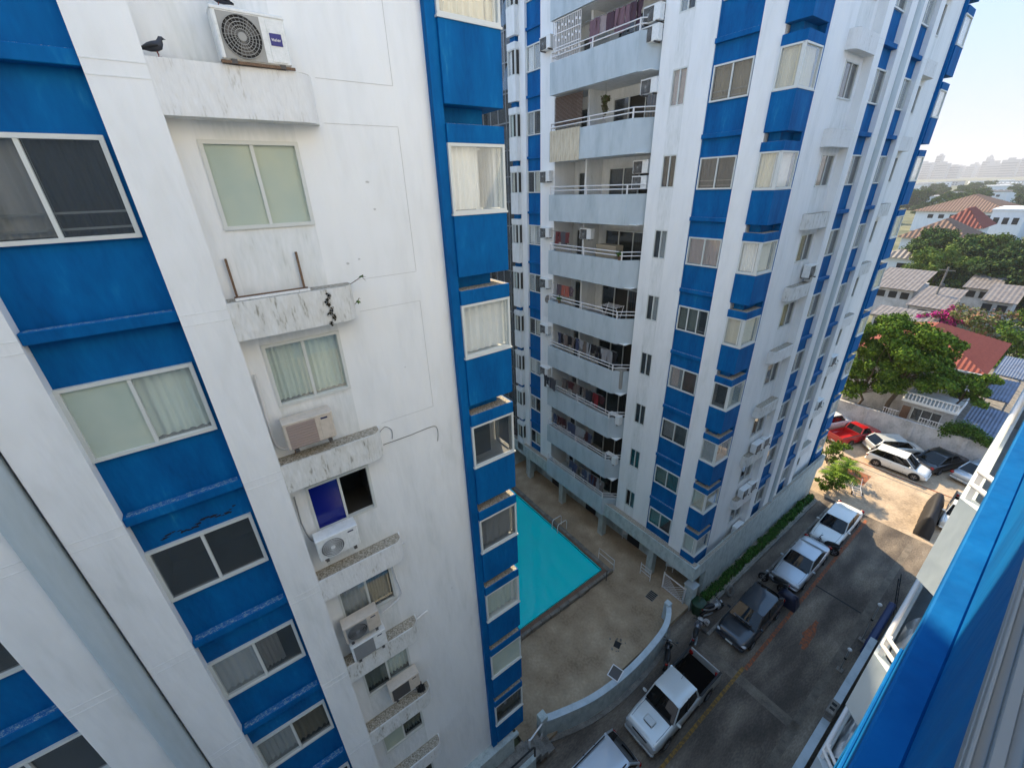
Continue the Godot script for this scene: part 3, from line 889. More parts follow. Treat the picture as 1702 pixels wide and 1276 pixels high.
func pool_yard():
	# deck around the pool in four sheets with a thickness
	var y = 0.3
	var d = MB.new()
	d.box(V(5.2, 0, 6.9), V(16.2, y, 10.85))
	structure("pool_deck", d.mesh(), M.deck)
	d = MB.new()
	d.box(V(14.35, 0, 10.85), V(19.0, y, 22.9))
	structure("pool_deck", d.mesh(), M.deck)
	d = MB.new()
	d.box(V(-2.0, 0, 20.9), V(14.35, y, 22.9))
	structure("pool_deck", d.mesh(), M.deck)
	d = MB.new()
	d.box(V(16.2, 0.0, 7.2), V(19.0, y, 10.85))
	structure("pool_deck", d.mesh(), M.deck)
	# basin
	var teal = tmat(tex(81, 256, 0.01, 0.06, 0.4, [[0.0, Color(0.10, 0.90, 0.92)], [1.0, Color(0.16, 0.94, 0.95)]]), Vector3(0.3, 0.3, 0.3), 0.6)
	var b = MB.new()
	b.quad(V(2.0, -0.9, 11.24), V(13.93, -0.9, 11.24), V(13.93, -0.9, 20.5), V(2.0, -0.9, 20.5))
	b.quad(V(13.93, -0.9, 11.24), V(13.93, 0.6, 11.24), V(13.93, 0.6, 20.5), V(13.93, -0.9, 20.5))
	b.quad(V(2.0, -0.9, 11.24), V(2.0, 0.6, 11.24), V(13.93, 0.6, 11.24), V(13.93, -0.9, 11.24))
	b.quad(V(2.0, -0.9, 20.5), V(13.93, -0.9, 20.5), V(13.93, 0.6, 20.5), V(2.0, 0.6, 20.5))
	structure("pool_basin", b.mesh(), teal)
	var wm = mat(Color(0.0, 0.97, 1.0, 0.75), 0.02)
	wm.transparency = BaseMaterial3D.TRANSPARENCY_ALPHA
	var rip = bump(91, 256, 0.012, 1.0)
	wm.normal_enabled = true
	wm.normal_texture = rip
	wm.normal_scale = 0.35
	wm.uv1_triplanar = true
	wm.uv1_world_triplanar = true
	wm.uv1_scale = Vector3(0.3, 0.3, 0.3)
	structure("pool_water", sheet(2.0, 13.93, 11.24, 20.5, 0.44), wm)
	# tiled gutter step and stone coping, laid in pieces
	var g = MB.new()
	g.box(V(4.0, 0.3, 11.0), V(14.15, 0.5, 11.24))
	structure("pool_gutter", g.mesh(), M.brown_tile)
	g = MB.new()
	g.box(V(13.93, 0.3, 11.24), V(14.15, 0.5, 20.6))
	structure("pool_gutter", g.mesh(), M.brown_tile)
	var cop = thing("pool_coping", "worn pale stone coping along the edge of the swimming pool", "coping", V(14.2, 0.3, 10.9))
	var o = V(14.2, 0.3, 10.9)
	rng.seed = 5
	var u = 5.0
	while u < 13.8:
		var L = rng.randf_range(0.55, 0.8)
		var hgt = rng.randf_range(0.24, 0.28)
		if rng.randf() > 0.1:
			var pz = rng.randf_range(-0.03, 0.02)
			var st = boxp(cop, "coping_stone", M.concrete, u, u + L - 0.02, 0.3, 0.3 + hgt, 10.82 + pz, 11.0, 0.02)
			st.position -= o
		u += L
	var w = 10.85
	while w < 21.0:
		var L = rng.randf_range(0.6, 0.85)
		var st = boxp(cop, "coping_stone", M.concrete, 14.15, 14.4 + rng.randf_range(-0.02, 0.02), 0.3, 0.3 + rng.randf_range(0.24, 0.28), w, w + L - 0.02, 0.02)
		st.position -= o
		w += L
	# pool ladder
	var lad = thing("pool_ladder", "pair of white bent pool ladder rails on the coping", "ladder", V(14.2, 0.55, 15.3))
	for s in [-0.26, 0.26]:
		var m = MB.new()
		m.tube([Vector3(-0.35, -0.6, s), Vector3(-0.35, 0.45, s), Vector3(-0.25, 0.6, s), Vector3(0.35, 0.6, s), Vector3(0.45, 0.45, s), Vector3(0.45, -0.2, s)], 0.028, 8)
		part(lad, "handrail", m.mesh(), M.rail)
	for k in 2:
		part(lad, "step", box_mesh(0.12, 0.03, 0.5), M.rail, Vector3(-0.35, -0.15 - 0.25 * k, 0))
	# low white rail frame at the pool corner
	var fr = thing("corner_rail", "low white metal rail frame beside the near pool corner", "railing", V(14.6, 0.3, 11.5))
	var m2 = MB.new()
	m2.tube([Vector3(0, 0, 0.6), Vector3(0, 0.85, 0.6), Vector3(0, 0.85, -0.6), Vector3(0, 0, -0.6)], 0.025, 8)
	part(fr, "frame", m2.mesh(), M.rail)
	m2 = MB.new()
	m2.tube([Vector3(0, 0.45, 0.6), Vector3(0, 0.45, -0.6)], 0.018, 8)
	part(fr, "crossbar", m2.mesh(), M.rail)
	var gp = thing("shower_post", "thin dark post standing at the pool corner", "post", V(13.75, 0.3, 10.7))
	m2 = MB.new()
	m2.tube([Vector3.ZERO, Vector3(0, 0.9, 0)], 0.03, 8)
	part(gp, "pole", m2.mesh(), M.grille)
	part(gp, "cap", box_mesh(0.12, 0.05, 0.12), M.concrete, Vector3(0, 0.92, 0))
	# drain covers
	var dr = thing("drain_cover", "rusty square drain grate in the deck near the lattice gate", "drain", V(15.0, 0.305, 8.5), 0.1)
	part(dr, "frame", box_mesh(0.62, 0.02, 0.46), M.concrete)
	for k in 5: part(dr, "bar", box_mesh(0.07, 0.03, 0.4), M.dark, Vector3(-0.24 + 0.12 * k, 0.005, 0))
	var hl = thing("broken_manhole", "small broken dark hole with loose rubble in the deck", "hole", V(11.4, 0.305, 7.82), 0.4)
	part(hl, "pit", box_mesh(0.34, 0.012, 0.3), M.black)
	rng.seed = 8
	for k in 9:
		var a = rng.randf() * TAU
		var rr = rng.randf_range(0.2, 0.42)
		part(hl, "rubble", box_mesh(rng.randf_range(0.05, 0.13), 0.06, rng.randf_range(0.05, 0.1), 0.015), M.concrete, Vector3(cos(a) * rr, 0.03, sin(a) * rr), a)
	# curved garden wall between deck and street
	var wall = thing("curved_wall", "pale grey curved boundary wall between pool deck and street", "wall", V(10, 0, 6.5))
	var pts = [Vector2(6.1, 7.2), Vector2(6.6, 7.0), Vector2(8.2, 6.55), Vector2(9.9, 6.36), Vector2(11.6, 6.38), Vector2(13.2, 6.56), Vector2(14.1, 6.92), Vector2(14.45, 7.2)]
	var cv = Curve2D.new()
	for i in pts.size():
		var tg = Vector2.ZERO
		if i > 0 and i < pts.size() - 1: tg = (pts[i + 1] - pts[i - 1]) * 0.17
		cv.add_point(pts[i], -tg, tg)
	var bk = cv.tessellate_even_length(4, 0.35)
	var base = V(10, 0, 6.5)
	var inn = []; var outn = []
	for i in bk.size():
		var dd = (bk[min(i + 1, bk.size() - 1)] - bk[max(i - 1, 0)]).normalized()
		var nn = Vector2(-dd.y, dd.x) * 0.09
		inn.append(bk[i] + nn); outn.append(bk[i] - nn)
	for pass_ in 2:
		var mb = MB.new()
		var h0 = 0.0 if pass_ == 0 else 1.3
		var h1 = 1.3 if pass_ == 0 else 1.38
		var ex = 0.0 if pass_ == 0 else 0.04
		for i in bk.size() - 1:
			var pa = V(outn[i].x, 0, outn[i].y - ex) - base; var pb = V(outn[i + 1].x, 0, outn[i + 1].y - ex) - base
			var pc = V(inn[i + 1].x, 0, inn[i + 1].y + ex) - base; var pd = V(inn[i].x, 0, inn[i].y + ex) - base
			var l0 = Vector3(0, h0, 0); var l1 = Vector3(0, h1, 0)
			mb.quad(pa + l0, pb + l0, pb + l1, pa + l1)
			mb.quad(pc + l0, pd + l0, pd + l1, pc + l1)
			mb.quad(pa + l1, pb + l1, pc + l1, pd + l1)
			if i == 0: mb.quad(pd + l0, pa + l0, pa + l1, pd + l1)
			if i == bk.size() - 2: mb.quad(pb + l0, pc + l0, pc + l1, pb + l1)
		part(wall, "wall_body" if pass_ == 0 else "wall_cap", mb.mesh(), M.podium if pass_ == 0 else M.pale)
	part(wall, "end_pier", box_mesh(0.34, 1.62, 0.34, 0.02), M.podium, V(6.05, 0.81, 7.22) - base)
	part(wall, "end_pier", box_mesh(0.3, 1.5, 0.3, 0.02), M.pale, V(14.5, 0.75, 7.25) - base)
	# plinth kerb along the wall foot on the street side
	var kb = MB.new()
	var last = null
	for i in bk.size() - 1:
		var a = V(bk[i].x, 0.06, bk[i].y - 0.3); var c = V(bk[i + 1].x, 0.06, bk[i + 1].y - 0.3)
		kb.quad(a, c, c + V(0, 0, 0.3), a + V(0, 0, 0.3))
		kb.quad(a - Vector3(0, 0.1, 0), c - Vector3(0, 0.1, 0), c, a)
	structure("wall_plinth", kb.mesh(), M.concrete)
	# white framed screen laid on top of the wall
	var sc = thing("framed_screen", "small white framed mesh screen resting on the curved wall", "screen", V(9.75, 1.42, 6.6), 0.25)
	for s in [-1, 1]:
		part(sc, "frame_bar", box_mesh(0.6, 0.03, 0.04), M.rail, Vector3(0, 0, s * 0.24))
		part(sc, "frame_bar", box_mesh(0.04, 0.03, 0.44), M.rail, Vector3(s * 0.28, 0, 0))
	part(sc, "mesh_sheet", box_mesh(0.53, 0.008, 0.45), M.grille)

func lattice_gate(called, label, at, turn, W, H):
	var g = thing(called, label, "gate", at, turn)
	for s in [-1, 1]:
		part(g, "post", box_mesh(0.06, H + 0.05, 0.06), M.rail, Vector3(s * W / 2, (H + 0.05) / 2, 0))
		part(g, "frame_bar", box_mesh(W, 0.05, 0.05), M.rail, Vector3(0, H / 2 + s * (H / 2 - 0.06), 0))
	var n = 9
	for d in [-1, 1]:
		for i in n:
			var x = -W / 2 + W * (i + 0.5) / n
			var x2 = clamp(x + d * H * 0.9, -W / 2, W / 2)
			var f = abs(x2 - x) / (H * 0.9)
			var b = MB.new()
			b.tube([Vector3(x, 0.08, d * 0.012), Vector3(x2, 0.08 + (H - 0.16) * f, d * 0.012)], 0.012, 5)
			part(g, "lattice_slat", b.mesh(), M.rail)
	return g

# ---------------------------------------------------------------- vehicles (front towards +x, origin on the ground)
func curve_at(tbl, f, k):
	for i in tbl.size() - 1:
		if f <= tbl[i + 1][0]:
			var t = (f - tbl[i][0]) / (tbl[i + 1][0] - tbl[i][0])
			t = t * t * (3.0 - 2.0 * t) * 0.5 + t * 0.5
			return lerp(float(tbl[i][k]), float(tbl[i + 1][k]), t)
	return tbl[tbl.size() - 1][k]

func body_mesh(L, W, tbl, f0 = 0.0, f1 = 1.0):
	var b = MB.new()
	var rings = []
	var N = 34
	for i in N + 1:
		var e = float(i) / N
		e = 0.5 - 0.5 * cos(e * PI)
		var f = lerp(f0, f1, e)
		var x = L / 2 - f * L
		var top = curve_at(tbl, f, 1)
		var hw = curve_at(tbl, f, 2) * W / 2
		var yb = curve_at(tbl, f, 3)
		var half = [Vector2(0.0, yb), Vector2(0.8 * hw, yb), Vector2(0.95 * hw, yb + 0.05), Vector2(hw, yb + 0.4 * (top - yb)), Vector2(hw, yb + 0.62 * (top - yb)), Vector2(0.972 * hw, top - 0.12), Vector2(0.93 * hw, top - 0.045), Vector2(0.84 * hw, top - 0.008), Vector2(0.5 * hw, top + 0.018), Vector2(0.0, top + 0.026)]
		var ring = PackedVector3Array()
		for p in half: ring.append(Vector3(x, p.y, p.x))
		for j in range(half.size() - 2, 0, -1): ring.append(Vector3(x, half[j].y, -half[j].x))
		rings.append(ring)
	b.grid(rings, true)
	for e in [0, N]:
		for j in range(1, rings[e].size() - 1):
			b.tri(rings[e][0], rings[e][j], rings[e][j + 1])
	return b.mesh()

func side_shell(p, q, bow, n = 8):
	# p, q: two edges (each two points); a bowed sheet between them
	var rows = []
	for i in 5:
		var t = i / 4.0
		var a = p[0].lerp(q[0], t); var c = p[1].lerp(q[1], t)
		var row = PackedVector3Array()
		for j in n + 1:
			var s = float(j) / n
			row.append(a.lerp(c, s) + bow * (4.0 * s * (1.0 - s)))
		rows.append(row)
	var b = MB.new()
	b.grid(rows)
	return b.mesh()

func wheel(parent, at, r, wid, side):
	if not mesh_cache.has("tyre%.3f" % r):
		var ty = MB.new()
		ty.xf = Transform3D(Basis(Vector3(1, 0, 0), PI / 2), Vector3.ZERO)
		ty.lathe([[r * 0.62, -wid / 2], [r * 0.9, -wid / 2], [r, -wid * 0.32], [r, wid * 0.32], [r * 0.9, wid / 2], [r * 0.62, wid / 2]], 24)
		mesh_cache["tyre%.3f" % r] = ty.mesh()
		var rm = MB.new()
		rm.disc(Vector3(0, 0, wid * 0.34), r * 0.63, Vector3(0, 0, 1), 20)
		rm.disc(Vector3(0, 0, -wid * 0.34), r * 0.63, Vector3(0, 0, -1), 20)
		mesh_cache["hub%.3f" % r] = rm.mesh()
		var sp = MB.new()
		for k in 5:
			var a = TAU * k / 5
			var d = Vector3(cos(a), sin(a), 0); var s = Vector3(-sin(a), cos(a), 0) * r * 0.09
			for z in [-1, 1]:
				var o = Vector3(0, 0, z * wid * 0.42)
				sp.quad(d * r * 0.05 - s + o, d * r * 0.6 - s * 1.3 + o, d * r * 0.6 + s * 1.3 + o, d * r * 0.05 + s + o)
		for z in [-1, 1]: 
			sp.ring_bar(Vector3(0, 0, z * wid * 0.42 - 0.01), r * 0.64, r * 0.06, 0.012, 20)
			sp.disc(Vector3(0, 0, z * wid * 0.43), r * 0.14, Vector3(0, 0, z), 12)
		mesh_cache["rim%.3f" % r] = sp.mesh()
	var t = part(parent, "wheel", mesh_cache["tyre%.3f" % r], M.tyre, at)
	part(t, "hub", mesh_cache["hub%.3f" % r], M.trim)
	part(t, "rim", mesh_cache["rim%.3f" % r], M.rim)
	return t

func car(called, label, category, at, turn, o, pm, group = ""):
	var t = thing(called, label, category, at, turn, group)
	var L = o.L; var W = o.W; var H = o.H
	var tbl = o.tbl
	var pickup = o.get("bed", 0.0) > 0.0
	var fend = o.bed if pickup else 1.0
	part(t, "body", body_mesh(L, W, tbl, 0.0, fend), pm)
	# cabin
	var X = func(f): return L / 2 - f * L
	var cb = o.cabin     # windscreen base, roof front, roof rear, rear base (fractions), base height
	var yb = curve_at(tbl, cb[0] + 0.02, 1) + 0.0
	var yr0 = curve_at(tbl, min(cb[3], fend) - 0.02, 1)
	var hb = W / 2 * 0.89
	var hr = W / 2 * 0.75
	var yt = H - 0.045
	var A0 = Vector3(X.call(cb[0]), yb, -hb); var A1 = Vector3(X.call(cb[0]), yb, hb)
	var B0 = Vector3(X.call(cb[1]), yt, -hr); var B1 = Vector3(X.call(cb[1]), yt, hr)
	var C0 = Vector3(X.call(cb[2]), yt, -hr); var C1 = Vector3(X.call(cb[2]), yt, hr)
	var D0 = Vector3(X.call(cb[3]), yr0, -hb * 0.97); var D1 = Vector3(X.call(cb[3]), yr0, hb * 0.97)
	part(t, "windscreen", side_shell([A0, A1], [B0, B1], Vector3(0.07, 0, 0)), M.car_glass)
	part(t, "rear_window", side_shell([D1, D0], [C1, C0], Vector3(-0.05, 0, 0)), M.car_glass)
	part(t, "side_window", side_shell([A1, D1], [B1, C1], Vector3(0, 0, 0.035)), M.car_glass)
	part(t, "side_window", side_shell([D0, A0], [C0, B0], Vector3(0, 0, -0.035)), M.car_glass)
	# roof with a crown and rolled edge
	var rows = []
	for i in 9:
		var f = i / 8.0
		var row = PackedVector3Array()
		for j in 11:
			var g = j / 10.0 * 2.0 - 1.0
			var ex = 1.0 - pow(abs(g), 4.0)
			var ey = 1.0 - pow(abs(f * 2.0 - 1.0), 6.0)
			row.append(Vector3(lerp(B0.x + 0.05, C0.x - 0.05, f) , yt - 0.012 + 0.055 * min(ex, 1.0) * (0.35 + 0.65 * ey), g * (hr + 0.03)))
		rows.append(row)
	var rb = MB.new()
	rb.grid(rows)
	var und = []
	for i in 2:
		var row = PackedVector3Array()
		for j in 11: row.append(rows[i * 8][j] + Vector3(0, -0.045, 0))
		und.append(row)
	rb.grid([rows[0], und[0]]); rb.grid([rows[8], und[1]])
	for e in [0, 10]:
		var ra = PackedVector3Array(); var rc = PackedVector3Array()
		for i in 9: ra.append(rows[i][e]); rc.append(rows[i][e] + Vector3(0, -0.045, 0))
		rb.grid([ra, rc])
	part(t, "roof", rb.mesh(), pm)
	# pillars
	for s in [-1, 1]:
		var a = A0 if s < 0 else A1
		var b = B0 if s < 0 else B1
		var c = C0 if s < 0 else C1
		var d = D0 if s < 0 else D1
		var pl = [[a, b, 0.028], [d, c, 0.05]]
		var mids = o.get("pillars", [0.5])
		for q in mids: pl.append([a.lerp(d, q) + Vector3(0, 0, s * 0.03), b.lerp(c, q) + Vector3(0, 0, s * 0.03), 0.028])
		for q in pl:
			var m = MB.new()
			m.tube([q[0], q[1]], q[2], 6)
			part(t, "pillar", m.mesh(), pm if q[2] != 0.028 or q[0] == a else M.trim)
		# mirror
		var mm = MB.new()
		mm.bevel_box(Vector3(-0.06, -0.06, -0.09), Vector3(0.06, 0.06, 0.09), 0.035)
		part(t, "mirror", mm.mesh(), pm, Vector3(X.call(lerp(cb[0], cb[1], 0.3)), yb + 0.1, s * (W / 2 + 0.05)))
		# lamps
		part(t, "headlight", box_mesh(0.2, 0.13, 0.32, 0.05), M.head_lamp, Vector3(L / 2 - 0.14, curve_at(tbl, 0.03, 1) - 0.1, s * W * 0.36))
		part(t, "tail_light", box_mesh(0.14, 0.2, 0.2, 0.04), M.red_lamp, Vector3(-L / 2 + 0.07, o.get("tail_y", 0.72), s * W * 0.41))
		# door seams and handles
		for q in o.get("doors", [0.36, 0.58, 0.76]):
			part(t, "door_gap", box_mesh(0.008, 0.5, 0.004), M.trim, Vector3(X.call(q), 0.55, s * (W / 2 - 0.006)))
		for q in [0.54, 0.73]:
			if q < fend: part(t, "door_handle", box_mesh(0.14, 0.03, 0.03, 0.01), pm, Vector3(X.call(q), 0.72, s * (W / 2 - 0.002)))
		part(t, "sill_trim", box_mesh(L * 0.42, 0.07, 0.03, 0.01), M.trim, Vector3(0, 0.22, s * (W / 2 - 0.02)))
	# bumpers, grille, plates
	part(t, "grille", box_mesh(0.06, 0.13, W * 0.46, 0.02), M.trim, Vector3(L / 2 - 0.05, curve_at(tbl, 0.02, 1) - 0.1, 0))
	part(t, "bumper", box_mesh(0.2, 0.16, W * 0.9, 0.06), o.get("bumper", pm), Vector3(L / 2 - 0.06, 0.33, 0))
	part(t, "bumper", box_mesh(0.2, 0.18, W * 0.92, 0.06), o.get("bumper", pm), Vector3(-L / 2 + 0.06, 0.36, 0))
	part(t, "number_plate", box_mesh(0.02, 0.1, 0.34), M.plate, Vector3(L / 2 + 0.045, 0.36, 0))
	part(t, "number_plate", box_mesh(0.02, 0.1, 0.34), M.plate, Vector3(-L / 2 - 0.045, 0.42, 0))
	for s in [-1, 1]:
		part(t, "wiper", box_mesh(0.02, 0.012, 0.5), M.trim, Vector3(X.call(cb[0]) + 0.045, yb + 0.035, s * 0.3 + 0.1), 0.15)
	# black cowl below the windscreen, bonnet shut lines
	part(t, "cowl", box_mesh(0.1, 0.02, W * 0.8, 0.008), M.trim, Vector3(X.call(cb[0]) + 0.07, yb + 0.012, 0))
	for s in [-1, 1]:
		var bl = MB.new()
		var bp = []
		for i in 7:
			var f = lerp(0.03, cb[0] - 0.02, i / 6.0)
			bp.append(Vector3(X.call(f), curve_at(tbl, f, 1) - 0.001, s * curve_at(tbl, f, 2) * W / 2 * 0.78))
		bl.tube(bp, 0.007, 4)
		part(t, "bonnet_gap", bl.mesh(), M.trim)
	# wheels with dark arches
	var r = o.get("r", 0.29)
	for f in o.get("axles", [0.18, 0.80]):
		for s in [-1, 1]:
			var am = MB.new()
			am.disc(Vector3.ZERO, r + 0.055, Vector3(0, 0, s), 22)
			part(t, "wheel_arch", am.mesh(), M.trim, Vector3(X.call(f), r + 0.01, s * (W / 2 + 0.003)))
			wheel(t, Vector3(X.call(f), r, s * (W / 2 - 0.06)), r, 0.18, s)
	if pickup:
		var xb = X.call(o.bed); var xe = -L / 2
		var yt2 = curve_at(tbl, fend, 1) + 0.02
		var yf = 0.55
		var th = 0.06
		for s in [-1, 1]:
			part(t, "bed_side", box_mesh(xb - xe, yt2 - 0.3, th, 0.02), pm, Vector3((xb + xe) / 2, (yt2 + 0.3) / 2, s * (W / 2 - th / 2)))
			part(t, "bed_rail", box_mesh(xb - xe, 0.04, 0.1, 0.015), M.trim, Vector3((xb + xe) / 2, yt2 + 0.01, s * (W / 2 - 0.05)))
			part(t, "wheel_housing", box_mesh(0.75, 0.2, 0.16, 0.05), o.get("bedmat", M.bed_liner), Vector3(X.call(o.axles[1]), yf + 0.1, s * (W / 2 - 0.14)))
		part(t, "tailgate", box_mesh(0.06, yt2 - 0.34, W - 0.12, 0.02), pm, Vector3(xe + 0.03, (yt2 + 0.38) / 2, 0))
		part(t, "bed_floor", box_mesh(xb - xe, 0.05, W - 0.1), o.get("bedmat", M.bed_liner), Vector3((xb + xe) / 2, yf, 0))
		part(t, "bed_front", box_mesh(0.04, yt2 - yf, W - 0.12), o.get("bedmat", M.bed_liner), Vector3(xb - 0.02, (yt2 + yf) / 2, 0))
		part(t, "chassis", box_mesh(xb - xe - 0.3, 0.2, W * 0.6), M.trim, Vector3((xb + xe) / 2, 0.42, 0))
	if o.has("scoop"):
		var sc = MB.new()
		sc.bevel_box(Vector3(-0.16, -0.03, -0.22), Vector3(0.16, 0.05, 0.22), 0.03)
		var sp = part(t, "bonnet_scoop", sc.mesh(), pm, Vector3(X.call(0.14), curve_at(tbl, 0.14, 1) + 0.05, 0))
		part(sp, "intake", box_mesh(0.02, 0.04, 0.36), M.black, Vector3(0.157, 0.005, 0))
	if o.has("roof_rails"):
		for s in [-1, 1]:
			part(t, "roof_rail", box_mesh((cb[2] - cb[1]) * L * 0.9, 0.04, 0.04, 0.01), M.trim, Vector3((B0.x + C0.x) / 2, H + 0.02, s * hr * 0.92))
	if o.has("antenna"):
		var an = MB.new()
		an.tube([Vector3.ZERO, Vector3(-0.12, 0.3, 0)], 0.008, 5)
		part(t, "antenna", an.mesh(), M.trim, Vector3(C0.x + 0.15, H, 0))
	return t

func sedan_tbl(k = 1.0):
	return [[0.0, 0.50, 0.74, 0.26], [0.012, 0.60, 0.84, 0.20], [0.05, 0.66, 0.94, 0.17], [0.15, 0.72, 0.99, 0.16], [0.30, 0.80 * k, 1.0, 0.16], [0.5, 0.84 * k, 1.0, 0.16], [0.8, 0.85 * k, 1.0, 0.17], [0.93, 0.82 * k, 0.97, 0.19], [0.985, 0.76, 0.88, 0.22], [1.0, 0.58, 0.80, 0.28]]

func hatch_tbl():
	return [[0.0, 0.48, 0.70, 0.26], [0.015, 0.60, 0.84, 0.20], [0.06, 0.70, 0.95, 0.17], [0.16, 0.80, 1.0, 0.16], [0.27, 0.88, 1.0, 0.16], [0.6, 0.92, 1.0, 0.16], [0.93, 0.95, 0.98, 0.18], [0.985, 0.9, 0.9, 0.22], [1.0, 0.66, 0.84, 0.28]]

func truck_tbl():
	return [[0.0, 0.60, 0.80, 0.32], [0.012, 0.78, 0.90, 0.28], [0.05, 0.86, 0.97, 0.25], [0.15, 0.91, 1.0, 0.24], [0.27, 0.95, 1.0, 0.24], [0.55, 0.97, 1.0, 0.24], [1.0, 0.97, 1.0, 0.26]]

func motorbike(label, at, turn, pm, lean = 0.12):
	var t = thing("motorbike", label, "motorbike", at, turn, "motorbikes parked by the kerb")
	var k = 0.88
	for x in [0.58, -0.58]:
		var w = wheel(t, Vector3(x * k, 0.27, 0), 0.27, 0.1, 1)
	var b = MB.new()
	var pts = [Vector3(0.5, 0.5, 0), Vector3(0.36, 0.62, 0), Vector3(0.18, 0.56, 0), Vector3(0.0, 0.44, 0), Vector3(-0.2, 0.56, 0), Vector3(-0.5, 0.66, 0), Vector3(-0.72, 0.72, 0)]
	b.tube(pts, [0.03, 0.12, 0.12, 0.11, 0.14, 0.13, 0.04], 10)
	part(t, "fairing", b.mesh(), pm)
	b = MB.new()
	b.tube([Vector3(0.05, 0.62, 0), Vector3(-0.1, 0.7, 0), Vector3(-0.4, 0.76, 0), Vector3(-0.66, 0.8, 0)], [0.06, 0.13, 0.13, 0.05], 10)
	part(t, "seat", b.mesh(), M.black)
	b = MB.new()
	b.tube([Vector3(0.52, 0.27, 0.07), Vector3(0.36, 0.82, 0.07)], 0.025, 6)
	b.tube([Vector3(0.52, 0.27, -0.07), Vector3(0.36, 0.82, -0.07)], 0.025, 6)
	part(t, "fork", b.mesh(), M.alu_grey)
	b = MB.new()
	b.tube([Vector3(0.24, 0.92, -0.32), Vector3(0.33, 0.9, -0.15), Vector3(0.36, 0.86, 0), Vector3(0.33, 0.9, 0.15), Vector3(0.24, 0.92, 0.32)], 0.02, 6)
	part(t, "handlebar", b.mesh(), M.trim)
	for s in [-1, 1]:
		b = MB.new()
		b.tube([Vector3(0.32, 0.9, s * 0.2), Vector3(0.3, 1.05, s * 0.28)], 0.008, 5)
		b.disc(Vector3(0.3, 1.06, s * 0.29), 0.06, Vector3(-1, 0, 0), 10)
		part(t, "mirror", b.mesh(), M.rim)
	b = MB.new()
	b.tube([Vector3(-0.05, 0.25, 0.14), Vector3(-0.3, 0.27, 0.16), Vector3(-0.7, 0.36, 0.17)], [0.03, 0.05, 0.05], 8)
	part(t, "exhaust", b.mesh(), M.alu_grey)
	part(t, "headlight", box_mesh(0.1, 0.14, 0.16, 0.04), M.head_lamp, Vector3(0.44, 0.78, 0))
	part(t, "tail_light", box_mesh(0.06, 0.07, 0.12, 0.02), M.red_lamp, Vector3(-0.76, 0.72, 0))
	part(t, "leg_shield", box_mesh(0.06, 0.4, 0.34, 0.025), pm, Vector3(0.3, 0.58, 0))
	t.rotation.x = 0.0
	t.rotate_object_local(Vector3(1, 0, 0), lean)
	return t

